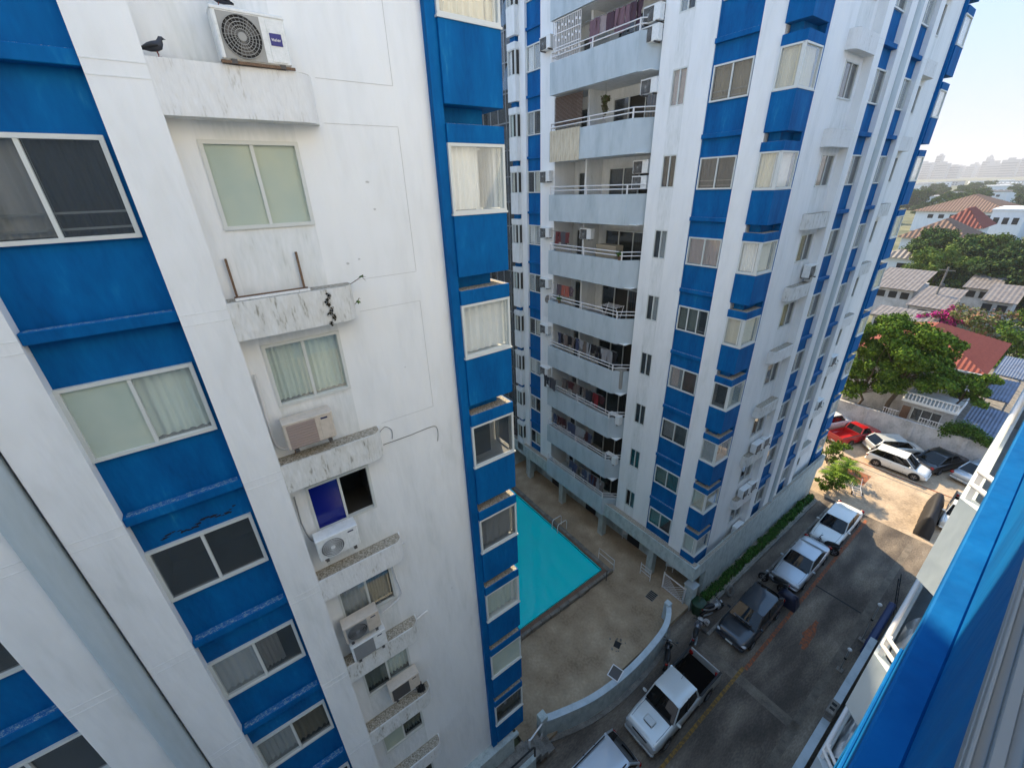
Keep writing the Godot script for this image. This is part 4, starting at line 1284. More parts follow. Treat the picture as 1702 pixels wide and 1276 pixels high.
func street_cars():
	var white_p = paint(Color(0.86, 0.86, 0.84), 0.0)
	var silver = paint(Color(0.68, 0.70, 0.72), 0.55)
	var pearl = paint(Color(0.78, 0.79, 0.78), 0.35)
	var navy = paint(Color(0.09, 0.13, 0.17), 0.4)
	var red = paint(Color(0.66, 0.05, 0.08), 0.05)
	var char_p = paint(Color(0.11, 0.11, 0.13), 0.3)
	var grey = paint(Color(0.60, 0.63, 0.66), 0.5)
	# along the street, all facing left
	car("suv", "silver family car with dark roof stripes, lowest in the frame by the kerb", "car", V(6.2, 0, 4.7), PI, {"L": 4.3, "W": 1.56, "H": 1.55, "tbl": hatch_tbl(), "cabin": [0.24, 0.38, 0.84, 0.97], "pillars": [0.42, 0.7], "roof_rails": true}, silver)
	car("pickup_truck", "white double cab pickup with bonnet scoop and black load bed", "pickup", V(11.4, 0, 4.66), PI, {"L": 4.75, "W": 1.58, "H": 1.64, "tbl": truck_tbl(), "cabin": [0.27, 0.36, 0.6, 0.645], "bed": 0.66, "pillars": [0.5], "scoop": true, "r": 0.34, "axles": [0.17, 0.80], "doors": [0.3, 0.46, 0.64], "tail_y": 0.75, "antenna": true}, pearl)
	car("hatchback", "dark blue grey car with a folded sunshade behind its windscreen", "car", V(18.0, 0, 4.6), PI, {"L": 4.15, "W": 1.56, "H": 1.42, "tbl": hatch_tbl(), "cabin": [0.26, 0.42, 0.80, 0.96], "pillars": [0.42, 0.72]}, navy)
	car("sedan", "silver saloon parked between the blue car and the white saloon", "car", V(23.75, 0, 4.52), PI, {"L": 4.45, "W": 1.56, "H": 1.36, "tbl": sedan_tbl(), "cabin": [0.29, 0.42, 0.66, 0.83]}, silver)
	car("sedan", "white older saloon parked last before the sunny lot", "car", V(28.75, 0, 4.45), PI, {"L": 4.7, "W": 1.58, "H": 1.40, "tbl": sedan_tbl(1.02), "cabin": [0.28, 0.40, 0.70, 0.85], "bumper": M.trim}, white_p)
	# in the lot
	car("hatchback", "small white hatchback with a red tail light in the sunny lot", "car", V(39.8, 0, 4.1), -PI / 2, {"L": 3.75, "W": 1.6, "H": 1.48, "tbl": hatch_tbl(), "cabin": [0.23, 0.40, 0.86, 0.975], "pillars": [0.4, 0.68]}, white_p)
	car("hatchback", "silver white hatchback behind the small white one", "car", V(42.35, 0, 5.0), atan2(-0.7, 0.7), {"L": 3.9, "W": 1.6, "H": 1.46, "tbl": hatch_tbl(), "cabin": [0.25, 0.41, 0.84, 0.97], "pillars": [0.42, 0.7]}, pearl)
	car("pickup_truck", "old red pickup with an empty red load bed by the wall", "pickup", V(42.0, 0, 7.7), atan2(-0.34, 0.94), {"L": 4.6, "W": 1.56, "H": 1.5, "tbl": truck_tbl(), "cabin": [0.29, 0.38, 0.50, 0.55], "bed": 0.56, "pillars": [], "r": 0.31, "axles": [0.17, 0.78], "doors": [0.32, 0.52], "bedmat": red}, red)
	car("sedan", "charcoal saloon parked against the lot wall", "car", V(42.75, 0, 2.2), atan2(-0.34, 0.94), {"L": 4.35, "W": 1.6, "H": 1.42, "tbl": sedan_tbl(1.03), "cabin": [0.27, 0.42, 0.68, 0.87]}, char_p)
	car("sedan", "pale grey saloon half hidden beside the white balcony rail", "car", V(43.0, 0, 0.0), atan2(-0.34, 0.94), {"L": 4.3, "W": 1.58, "H": 1.38, "tbl": sedan_tbl(), "cabin": [0.28, 0.42, 0.66, 0.84]}, grey)
	car("suv", "white car mostly hidden behind the red pickup", "car", V(42.8, 0, 9.9), atan2(-0.34, 0.94), {"L": 4.2, "W": 1.6, "H": 1.55, "tbl": hatch_tbl(), "cabin": [0.25, 0.40, 0.84, 0.97], "pillars": [0.42, 0.7]}, white_p)
	car("van", "white utility vehicle at the right edge of the sunny lot", "van", V(36.0, 0, -0.15), PI, {"L": 4.2, "W": 1.5, "H": 1.62, "tbl": truck_tbl(), "cabin": [0.2, 0.3, 0.44, 0.48], "bed": 0.5, "pillars": [], "r": 0.3, "axles": [0.15, 0.8], "doors": [0.24, 0.46]}, white_p)
	# the sunshade folded behind the windscreen of the blue car
	var shade = thing("sunshade", "crumpled silver sunshade lying behind the dark car windscreen", "sunshade", V(17.05, 0.98, 4.62), PI)
	var m = MB.new()
	var rows = []
	for i in 9:
		var row = PackedVector3Array()
		for j in 3: row.append(Vector3(0.02 + 0.09 * j, 0.05 + 0.055 * j + (0.02 if i % 2 == 0 else -0.01), -0.45 + 0.11 * i))
		rows.append(row)
	m.grid(rows)
	part(shade, "foil", m.mesh(), M.rim)
	# motorbikes
	var dk = paint(Color(0.08, 0.09, 0.11), 0.2)
	motorbike("dark motorbike squeezed between the silver and white saloons", V(26.2, 0, 4.2), PI / 2 + 0.2, dk)
	motorbike("dark motorbike parked in front of the silver saloon", V(21.1, 0, 4.9), PI / 2, dk)
	motorbike("black scooter standing beside the curved wall", V(12.9, 0, 6.1), 0.5, dk)
	motorbike("grey scooter near the green bin", V(15.0, 0, 5.9), 0.3, paint(Color(0.4, 0.4, 0.42), 0.2))
	motorbike("scooter with a pale shield by the lattice gate", V(16.9, 0, 6.1), -0.3, paint(Color(0.7, 0.7, 0.7), 0.2))
	# blue sheet over something in front of the silver car
	var cov = MB.new()
	rows = []
	rng.seed = 17
	for i in 9:
		var row = PackedVector3Array()
		for j in 9:
			var dx = (i - 4) / 4.0; var dz = (j - 4) / 4.0
			var h = 0.75 * sqrt(max(0.0, 1.0 - max(abs(dx), abs(dz)) ** 3)) + rng.randf_range(-0.04, 0.04)
			row.append(Vector3(dx * 0.35, max(h, 0.03), dz * 0.55))
		rows.append(row)
	cov.grid(rows)
	var cvt = thing("covered_scooter", "crumpled blue plastic cover over a scooter ahead of the silver saloon", "cover", V(20.7, 0, 3.95))
	part(cvt, "plastic_sheet", cov.mesh(), mat(Color(0.05, 0.09, 0.20), 0.4))

# ---------------------------------------------------------------- vegetation
func leaves(b, center, radius, count, size, r, cols, flat = 0.75):
	# leaf blades through a lumpy ball, denser near its skin
	for i in count:
		var d = Vector3(r.randfn(), r.randfn() * flat, r.randfn()).normalized()
		var rad = pow(r.randf(), 0.45)
		var p = center + Vector3(d.x * radius.x, d.y * radius.y, d.z * radius.z) * rad
		var nrm = (d + Vector3(r.randfn(), r.randfn() + 0.5, r.randfn()) * 0.55).normalized()
		var s = nrm.cross(Vector3(r.randfn(), r.randfn(), r.randfn())).normalized()
		var t = nrm.cross(s)
		var L = size * r.randf_range(0.7, 1.35)
		var wd = L * r.randf_range(0.35, 0.5)
		b.col = cols[r.randi() % cols.size()]
		var tip = p + s * L - nrm * L * 0.15
		b.tri(p, p + s * L * 0.45 + t * wd, tip)
		b.tri(p, tip, p + s * L * 0.45 - t * wd)

func leaf_mat():
	if not M.has("leaf"):
		var m = mat(Color(1, 1, 1), 0.8)
		m.metallic_specular = 0.15
		m.vertex_color_use_as_albedo = true
		m.backlight = Color(0.25, 0.3, 0.08)
		M.leaf = m
		M.bark = tmat(tex(87, 256, 0.02, 0.1, 0.5, [[0.0, Color(0.20, 0.16, 0.12)], [1.0, Color(0.46, 0.40, 0.33)]]), Vector3(1.5, 0.5, 1.5), 0.95)
	return M.leaf

func limb(b, a, c, r0, r1, r, kinks = 4):
	var pts = []; var rad = []
	for i in kinks + 1:
		var f = float(i) / kinks
		var j = Vector3(r.randfn(), r.randfn() * 0.4, r.randfn()) * (a.distance_to(c) * 0.05 if i > 0 and i < kinks else 0.0)
		pts.append(a.lerp(c, f) + j); rad.append(lerp(r0, r1, f))
	b.tube(pts, rad, 7)

func tree(called, label, at, height, spread, seed_, cols, leafsize, density, group, trunk_r = 0.16, crown_low = 0.3):
	leaf_mat()
	var r = RandomNumberGenerator.new()
	r.seed = seed_
	var t = thing(called, label, "tree", at, 0.0, group)
	var tb = MB.new()
	var fork = Vector3(r.randf_range(-0.2, 0.2), height * crown_low * 1.1, r.randf_range(-0.2, 0.2))
	limb(tb, Vector3(0, -0.3, 0), fork, trunk_r, trunk_r * 0.7, r)
	var cb = MB.new()
	cb.use_c = true
	var n = int(7 + spread * 3)
	for i in n:
		var a = TAU * i / n + r.randf_range(-0.3, 0.3)
		var lev = r.randf_range(crown_low + 0.05, 0.97)
		var lv = clamp((lev - crown_low) / (1.0 - crown_low), 0.0, 1.0) * 2.0 - 1.0
		var prof = pow(max(0.0, 1.0 - pow(abs(lv), 3.5)), 0.4)
		var rr = spread * max(0.15, prof) * r.randf_range(0.5, 1.0)
		var tip = Vector3(cos(a) * rr, height * lev, sin(a) * rr)
		limb(tb, fork, tip, trunk_r * 0.4, trunk_r * 0.1, r, 3)
		var sub = 4
		for k in sub:
			var cc = tip + Vector3(r.randfn(), r.randfn() * 0.6, r.randfn()) * spread * 0.2
			var cr = spread * r.randf_range(0.16, 0.3)
			leaves(cb, cc, Vector3(cr, cr * 0.75, cr), int(density), leafsize, r, cols)
	# inner filling
	for k in int(n * 0.8):
		var a = r.randf() * TAU
		var rr = spread * r.randf_range(0.0, 0.65)
		leaves(cb, Vector3(cos(a) * rr, height * r.randf_range(crown_low + 0.08, 0.92), sin(a) * rr), Vector3.ONE * spread * 0.25, int(density * 0.8), leafsize, r, cols)
	part(t, "trunk", tb.mesh(), M.bark)
	part(t, "crown", cb.mesh(), M.leaf)
	return t

func palm(label, at, height, seed_, fronds, length, cols):
	leaf_mat()
	var r = RandomNumberGenerator.new()
	r.seed = seed_
	var t = thing("palm_shrub", label, "palm", at)
	for st in 4:
		var base = Vector3(r.randf_range(-0.4, 0.4), 0, r.randf_range(-0.4, 0.4))
		var top = base + Vector3(r.randf_range(-0.25, 0.25), height * r.randf_range(0.55, 1.0), r.randf_range(-0.25, 0.25))
		var tb = MB.new()
		limb(tb, base, top, 0.06, 0.045, r)
		part(t, "trunk", tb.mesh(), M.bark)
		for i in fronds:
			var b = MB.new()
			b.use_c = true
			var a = TAU * i / fronds + r.randf_range(-0.3, 0.3)
			var lift = r.randf_range(0.2, 1.1)
			var prev = top
			var dir = Vector3(cos(a) * cos(lift), sin(lift), sin(a) * cos(lift))
			var side = dir.cross(Vector3.UP).normalized()
			for k in 9:
				var nx = prev + dir * length / 9.0
				dir = (dir + Vector3(0, -0.16, 0)).normalized()
				b.col = cols[r.randi() % cols.size()]
				for s in [-1, 1]:
					var Lf = length * 0.42 * sin((k + 1.2) / 10.5 * PI)
					var e = nx + side * s * Lf + dir * Lf * 0.4 + Vector3(0, -Lf * 0.25, 0)
					b.tri(prev, nx, e)
				prev = nx
			part(t, "frond", b.mesh(), M.leaf)
	return t

func hedge():
	leaf_mat()
	var t = thing("hedge", "clipped green hedge strip along the foot of the far tower", "hedge", V(23.9, 0.25, 6.62))
	var r = RandomNumberGenerator.new()
	r.seed = 44
	var cols = [Color(0.035, 0.09, 0.02), Color(0.05, 0.13, 0.025), Color(0.025, 0.065, 0.015), Color(0.07, 0.16, 0.03)]
	var u = -6.6
	while u < 6.6:
		var b = MB.new()
		b.use_c = true
		for k in 4:
			leaves(b, Vector3(r.randf_range(-0.25, 0.25), r.randf_range(0.08, 0.28), r.randf_range(-0.1, 0.1)), Vector3(0.34, 0.2, 0.22), 170, 0.085, r, cols, 1.0)
		part(t, "bush", b.mesh(), M.leaf, Vector3(u, 0, 0))
		var st = MB.new()
		st.tube([Vector3(0, -0.02, 0), Vector3(0.03, 0.35, 0)], 0.025, 5)
		part(t, "stem", st.mesh(), M.bark, Vector3(u, 0, 0))
		u += 0.5

# ---------------------------------------------------------------- beyond the lot
func hip_roof(u0, u1, w0, w1, ye, yr, rib, over = 0.0):
	# ridge along the longer side; ribbed tile courses run up the slope
	var b = MB.new()
	var cu = (u0 + u1) / 2; var cw = (w0 + w1) / 2
	var du = (u1 - u0) / 2; var dw = (w1 - w0) / 2
	var m = min(du, dw) * 0.98
	var e = [V(u0, ye, w0), V(u1, ye, w0), V(u1, ye, w1), V(u0, ye, w1)]
	var r0; var r1
	if dw >= du:
		r0 = V(cu, yr, w0 + m); r1 = V(cu, yr, w1 - m)
	else:
		r0 = V(u0 + m, yr, cw); r1 = V(u1 - m, yr, cw)
	var faces
	if dw >= du: faces = [[e[0], e[1], r0, r0], [e[1], e[2], r1, r0], [e[2], e[3], r1, r1], [e[3], e[0], r0, r1]]
	else: faces = [[e[0], e[1], r1, r0], [e[1], e[2], r1, r1], [e[2], e[3], r0, r1], [e[3], e[0], r0, r0]]
	for f in faces:
		var nrm = (f[1] - f[0]).cross(f[3] - f[0]).normalized()
		if nrm.y < 0: nrm = -nrm
		var along = f[0].distance_to(f[1])
		var dir = (f[1] - f[0]) / along
		var inset = max(0.05, (f[3] - f[0]).dot(dir))
		var up = (f[3] + f[2]) / 2.0 - (f[0] + f[1]) / 2.0
		var n = max(4, int(along / rib))
		var prev_a = null; var prev_b = null
		for i in n * 2 + 1:
			var t = i / float(n * 2)
			var lift = nrm * (rib * 0.2 if i % 2 == 1 else 0.0)
			var hh = min(1.0, min(t * along / inset, (1.0 - t) * along / inset))
			var pa = f[0].lerp(f[1], t) + lift
			var pb = f[0].lerp(f[1], t) + up * hh + lift
			if prev_a != null: b.quad(prev_a, pa, pb, prev_b)
			prev_a = pa; prev_b = pb
	return b.mesh()

func gable_sheet(u0, u1, w0, w1, y_low, y_high, rib):
	# one pitched corrugated sheet, rising towards +u
	var b = MB.new()
	var n = max(6, int((w1 - w0) / rib)) * 2
	for i in n:
		var a = w0 + (w1 - w0) * i / n; var c = w0 + (w1 - w0) * (i + 1) / n
		var ya = 0.05 if i % 2 == 0 else 0.0
		var yc = 0.0 if i % 2 == 0 else 0.05
		b.quad(V(u0, y_low + ya, a), V(u0, y_low + yc, c), V(u1, y_high + yc, c), V(u1, y_high + ya, a))
	b.quad(V(u0, y_low - 0.06, w0), V(u0, y_low - 0.06, w1), V(u1, y_high - 0.06, w1), V(u1, y_high - 0.06, w0))
	return b.mesh()

func lot_edge():
	var base = V(44.8, 0, 4.5)
	var t = thing("boundary_wall", "long plain pale wall closing the parking lot", "wall", Vector3.ZERO)
	boxp(t, "wall_body", M.site_wall, 44.7, 44.88, 0.0, 2.05, -6.0, 24.0)
	boxp(t, "wall_cap", M.site_wall, 44.66, 44.92, 2.05, 2.12, -6.0, 24.0)
	var w = -5.0
	while w < 12.0:
		boxp(t, "pier", M.site_wall, 44.62, 44.7, 0.0, 2.05, w, w + 0.25)
		w += 3.2
	# house behind the wall
	var h = thing("house", "white house with red tiled hip roof and balustraded terrace behind the lot wall", "house")
	boxp(h, "wall", M.site_wall, 50.2, 60.0, 0.0, 5.9, 3.2, 11.2)
	boxp(h, "porch_wall", M.site_wall, 47.4, 50.2, 0.0, 2.85, 2.9, 6.2)
	boxp(h, "terrace_slab", M.white, 46.9, 50.2, 2.85, 3.1, 2.7, 6.35, 0.02)
	boxp(h, "terrace_rail", M.white, 46.92, 47.06, 3.66, 3.76, 2.7, 6.35)
	boxp(h, "terrace_rail", M.white, 46.92, 50.2, 3.66, 3.76, 2.7, 2.82)
	var bal = MB.new()
	bal.lathe([[0.05, 0.0], [0.05, 0.05], [0.03, 0.1], [0.065, 0.22], [0.03, 0.42], [0.05, 0.5], [0.05, 0.56]], 8)
	var bm = bal.mesh()
	w = 2.85
	while w < 6.3:
		part(h, "baluster", bm, M.white, V(46.99, 3.1, w))
		w += 0.24
	var u = 47.2
	while u < 50.0:
		part(h, "baluster", bm, M.white, V(u, 3.1, 2.76))
		u += 0.26
	var rf = part(h, "roof", hip_roof(49.4, 61.0, 2.4, 12.0, 5.9, 7.9, 0.34), M.red_tile)
	part(rf, "gutter", box_mesh(0.1, 0.12, 9.6), M.white, V(49.36, 5.85, 7.2))
	window(h, 1.9, 1.2, V(47.36, 1.2, 4.5), -PI / 2, ["dark", "dark", "dark"], 3, 0.0)
	window(h, 1.4, 1.3, V(50.16, 4.0, 4.2), -PI / 2, ["dark", "c_grey"], 2, 0.0)
	window(h, 1.4, 1.3, V(50.16, 4.0, 8.0), -PI / 2, ["dark", "c_grey"], 0, 0.0)
	boxp(h, "door", M.brown_tile, 47.34, 47.4, 0.05, 2.3, 5.6, 6.15)
	# iron railing on the wall top in front of the house
	var fence = thing("wall_railing", "short white iron railing on top of the lot wall before the house", "railing", V(44.79, 2.12, 0))
	w = 3.0
	while w < 7.0:
		if w < 4.6 or w > 5.9:
			part(fence, "bar", box_mesh(0.03, 0.55, 0.03), M.rail, Vector3(0, 0.27, -w))
		w += 0.17
	for s in [[3.0, 4.6], [5.9, 7.0]]:
		part(fence, "top_rail", box_mesh(0.04, 0.04, s[1] - s[0]), M.rail, Vector3(0, 0.53, -(s[0] + s[1]) / 2))
	# carports
	for e in [["blue grey ribbed carport roof beside the house", 45.3, 51.0, 0.2, 2.35, 2.35], ["second grey carport roof further back beside the house", 53.5, 58.8, 0.6, 2.35, 2.7], ["bluish lean-to roof sheet behind the two carports", 60.0, 66.0, 0.6, 2.6, 3.0]]:
		var cp = thing("carport", e[0], "carport", Vector3.ZERO)
		part(cp, "roof_sheet", gable_sheet(e[1], e[2], e[3], e[4], e[5], e[5] + 0.35, 0.2), M.blue_zinc)
		for uu in [e[1] + 0.3, e[2] - 0.3]:
			for ww in [e[3] + 0.15, e[4] - 0.15]:
				part(cp, "post", box_mesh(0.08, e[5], 0.08), M.alu_grey, V(uu, e[5] / 2, ww))
	# lean-to houses with corrugated roofs further on
	var sheds = [[88.0, 97.5, 15.2, 21.5, 4.6, 6.4, "long low house under a grey corrugated roof"], [82.5, 92.0, 10.2, 14.9, 3.6, 5.0, "low house with a dark open front under a grey sheet roof"], [90.0, 97.0, 4.8, 8.4, 4.2, 5.6, "small house under a pinkish corrugated roof"], [75.0, 79.5, 10.0, 17.0, 3.2, 3.7, "flat grey lean-to roof in front of the low houses"], [100.0, 108.0, 8.0, 12.0, 4.0, 5.2, "rusty sheet roof under the dark trees"]]
	for e in sheds:
		var s = thing("shed_house", e[6], "house")
		boxp(s, "wall", M.site_wall, e[0] + 0.6, e[1] - 0.2, 0.0, e[4] - 0.1, e[2] + 0.4, e[3] - 0.4)
		part(s, "roof", gable_sheet(e[0], e[1], e[2], e[3], e[4], e[5], 0.5), M.zinc)
		var n = int((e[3] - e[2]) / 1.6)
		for i in n:
			boxp(s, "window", M.dark, e[0] + 0.52, e[0] + 0.6, e[4] - 1.5, e[4] - 0.5, e[2] + 0.8 + i * 1.5, e[2] + 1.8 + i * 1.5)
	# houses with brown and red hip roofs at middle distance
	var hs = [[148.0, 166.0, 19.5, 33.5, 6.3, 10.5, M.brown_tile, "white house with a wide brown hip roof, nearest of the far roofs"], [168.0, 186.0, 21.0, 31.0, 7.5, 12.2, M.red_tile, "house with a red hip roof just behind the brown one"], [240.0, 275.0, 24.0, 52.0, 7.5, 13.0, M.brown_tile, "large white house with a long orange brown hip roof"], [130.0, 138.0, 24.0, 32.0, 3.6, 5.2, M.zinc, "low annex with a pale grey roof before the brown hip roof"]]
	for e in hs:
		var s = thing("house", e[7], "house")
		boxp(s, "wall", M.white, e[0] + 1.0, e[1] - 1.0, 0.0, e[4] - 0.05, e[2] + 1.0, e[3] - 1.0)
		part(s, "roof", hip_roof(e[0], e[1], e[2], e[3], e[4], e[5], 0.9), e[6])
		var n = int((e[3] - e[2] - 4.0) / 3.2)
		for i in n:
			boxp(s, "window", M.dark, e[0] + 0.93, e[0] + 1.0, e[4] - 2.5, e[4] - 1.1, e[2] + 2.2 + i * 3.2, e[2] + 3.8 + i * 3.2)
	var blk = thing("townhouse", "white two storey box house right of the far hip roofs", "house")
	boxp(blk, "wall", M.white, 196.0, 214.0, 0.0, 10.5, 17.0, 24.0)
	boxp(blk, "parapet", M.white, 195.8, 214.2, 10.5, 11.0, 16.8, 24.2)
	for i in 3:
		boxp(blk, "window", M.dark, 195.9, 196.0, 6.8, 8.6, 18.0 + i * 2.0, 19.2 + i * 2.0)
	var ut = thing("utility_pole", "leaning concrete utility pole among the low grey roofs", "pole", V(88.0, 0, 13.0))
	var pm = MB.new()
	pm.tube([Vector3(0, 0, 0), Vector3(0.9, 8.5, 0.1)], [0.17, 0.11], 8)
	part(ut, "shaft", pm.mesh(), M.concrete)
	part(ut, "crossarm", box_mesh(0.1, 0.1, 1.8), M.concrete, Vector3(0.85, 8.0, 0.1))
	part(ut, "transformer", box_mesh(0.4, 0.6, 0.4, 0.08), M.grille, Vector3(0.6, 5.8, 0.3))

func far_city():
	rng.seed = 101
	# low white blocks
	for i in 40:
		var dist = rng.randf_range(480, 1300)
		var a = rng.randf_range(0.02, 0.30)
		var wd = rng.randf_range(12, 34); var hh = rng.randf_range(5, 9); var dp = rng.randf_range(10, 20)
		var t = thing("low_building", "pale low rise building in the hazy middle distance", "building", V(dist * cos(a), 0, dist * sin(a)), rng.randf_range(-0.3, 0.3), "pale low rise buildings before the skyline")
		part(t, "wall", box_mesh(dp, hh, wd), [M.white, M.site_wall, M.white2][i % 3], Vector3(0, hh / 2, 0))
		part(t, "roof", box_mesh(dp + 0.8, 0.5, wd + 0.8), [M.site_wall, M.zinc, M.brown_tile, M.white][i % 4], Vector3(0, hh + 0.25, 0))
		var n = int(wd / 4.5)
		for f in int(hh / 3.2):
			for k in n:
				part(t, "window", box_mesh(0.2, 1.4, 2.0), M.dark, Vector3(-dp / 2 - 0.08, 1.8 + f * 3.1, -wd / 2 + 2.2 + k * 4.4))
	# skyline
	for i in 64:
		var dist = rng.randf_range(2600, 3600)
		var a = 0.015 + 0.29 * i / 64.0 + rng.randf_range(-0.004, 0.004)
		var hh = rng.randf_range(34, 66)
		if i == 17: hh = 125
		if i == 42: hh = 92
		if i == 29: hh = 88
		var wd = rng.randf_range(22, 55); var dp = 25.0
		var t = thing("high_rise", "grey high rise fading into the haze on the skyline", "building", V(dist * cos(a), 0, dist * sin(a)), -a + PI, "hazy skyline of high rise blocks")
		if hh > 80: wd *= 0.55
		part(t, "wall", box_mesh(dp, hh, wd), M.skyline, Vector3(0, hh / 2, 0))
		part(t, "rooftop_block", box_mesh(dp * 0.5, 7, wd * 0.4), M.skyline, Vector3(0, hh + 3.5, rng.randf_range(-0.2, 0.2) * wd))
		for f in int(hh / 9):
			part(t, "window_band", box_mesh(0.5, 3.5, wd * 0.94), M.skyline_glass, Vector3(dp / 2 + 0.2, 5 + f * 9, 0))
	# trees in between
	var greens = [Color(0.05, 0.085, 0.02), Color(0.07, 0.12, 0.03), Color(0.035, 0.06, 0.018), Color(0.10, 0.15, 0.035)]
	var protos = []
	for i in 3:
		protos.append(tree("background_tree", "round green tree among the far roofs", V(120 + i * 8, 0, 6 + i * 9), 8.0 + i, 4.6, 300 + i, greens, 0.42, 130, "trees among the far roofs", 0.3, 0.12))
	rng.seed = 55
	for i in 96:
		var a = rng.randf_range(0.0, 0.26)
		var dist = rng.randf_range(100, 230) if i < 34 else rng.randf_range(230, 760)
		var u = dist * cos(a); var w = dist * sin(a)
		var bad = a > 0.115 and dist < 200
		for e in [[148, 186, 18, 35], [235, 280, 20, 55], [192, 218, 14, 26], [80, 110, 2, 24]]:
			if u > e[0] - 8 and u < e[1] + 2 and w > e[2] - 4 and w < e[3] + 4: bad = true
		if bad: continue
		var c = copy_thing(protos[i % 3], V(u, 0, w), rng.randf() * TAU, "round green tree among the far roofs")
		c.scale = Vector3.ONE * rng.randf_range(0.65, 1.15)
		if dist > 230: c.scale *= 1.2

func garden_trees():
	var mango = [Color(0.06, 0.115, 0.018), Color(0.10, 0.17, 0.022), Color(0.045, 0.085, 0.015), Color(0.16, 0.23, 0.03), Color(0.08, 0.13, 0.03)]
	tree("mango_tree", "broad dense green tree in front of the red roofed house", V(46.9, 0, 6.9), 10.0, 3.1, 7, mango, 0.2, 420, "", 0.22, 0.42)
	tree("garden_tree", "smaller leafy tree at the left end of the lot wall", V(46.6, 0, 9.2), 9.3, 2.7, 8, mango, 0.19, 340, "", 0.14, 0.25)
	tree("garden_tree", "slim tree at the right corner of the terrace", V(48.3, 0, 2.9), 6.6, 1.3, 9, mango, 0.18, 240, "", 0.1, 0.5)
	var bou = [Color(0.50, 0.03, 0.20), Color(0.62, 0.06, 0.28), Color(0.40, 0.02, 0.15), Color(0.06, 0.10, 0.02)]
	tree("bougainvillea", "bright pink bougainvillea between the grey roofs", V(77.0, 0, 9.8), 4.9, 2.0, 14, bou, 0.25, 90, "", 0.12, 0.1)
	var dry = [Color(0.16, 0.18, 0.05), Color(0.10, 0.13, 0.035), Color(0.22, 0.20, 0.08), Color(0.30, 0.16, 0.10)]
	tree("garden_tree", "yellowish bush beside the pink bougainvillea", V(76.0, 0, 5.4), 6.0, 3.2, 15, dry, 0.28, 80, "", 0.14, 0.1)
	tree("garden_tree", "olive green tree right of the pink bougainvillea", V(73.0, 0, 1.8), 6.5, 3.2, 16, mango, 0.28, 80, "", 0.14, 0.1)
	var dk = [Color(0.03, 0.055, 0.02), Color(0.045, 0.075, 0.025), Color(0.025, 0.04, 0.015), Color(0.08, 0.12, 0.03)]
	tree("shade_tree", "large dark tree behind the grey sheet roofs", V(112.0, 0, 10.0), 9.5, 5.5, 17, dk, 0.4, 200, "", 0.3, 0.08)
	tree("shade_tree", "yellow green tree above the utility pole", V(112.0, 0, 18.0), 8.0, 4.5, 18, [Color(0.12, 0.17, 0.03), Color(0.08, 0.13, 0.025), Color(0.16, 0.2, 0.045)], 0.36, 180, "", 0.25, 0.1)
	tree("shade_tree", "dark leafy tree at the right edge above the pink roof", V(106.0, 0, 2.0), 9.0, 5.0, 19, dk, 0.4, 200, "", 0.3, 0.08)
	tree("shade_tree", "bright topped tree in front of the red far roof", V(128.0, 0, 14.0), 9.5, 5.0, 20, [Color(0.10, 0.15, 0.03), Color(0.06, 0.10, 0.025), Color(0.15, 0.18, 0.04)], 0.4, 200, "", 0.3, 0.1)
	palm("yellow green bushy palm at the corner where the lot begins", V(33.6, 0, 6.1), 1.9, 3, 11, 1.0, [Color(0.10, 0.17, 0.02), Color(0.15, 0.22, 0.03), Color(0.06, 0.11, 0.02)])
	tree("shrub", "dark green shrub at the foot of the corner palm", V(32.4, 0, 6.2), 1.7, 0.8, 23, mango, 0.1, 60, "", 0.04, 0.05)
	tree("shrub", "leafy shrub beyond the corner palm by the tower edge", V(36.4, 0, 7.6), 2.6, 1.1, 24, mango, 0.12, 60, "", 0.05, 0.05)
	# climbing plant over the wall
	leaf_mat()
	var t = thing("wall_creeper", "green creeper hanging over the lot wall beside the carport", "creeper", V(44.8, 0, 2.0))
	var r = RandomNumberGenerator.new()
	r.seed = 61
	for k in 14:
		var b = MB.new()
		b.use_c = true
		var f = k / 13.0
		leaves(b, Vector3(r.randf_range(-0.15, 0.1), 2.2 + 0.9 * sin(f * 2.0) * (1.0 - f) * 1.6, 0), Vector3(0.4, 0.5 + 0.4 * (1.0 - f), 0.35), 260, 0.13, r, [Color(0.05, 0.10, 0.02), Color(0.08, 0.15, 0.025), Color(0.035, 0.07, 0.015)])
		part(t, "leaf_clump", b.mesh(), M.leaf, Vector3(0, 0, -(0.9 - f * 2.6))).set_meta("kind", "stuff")

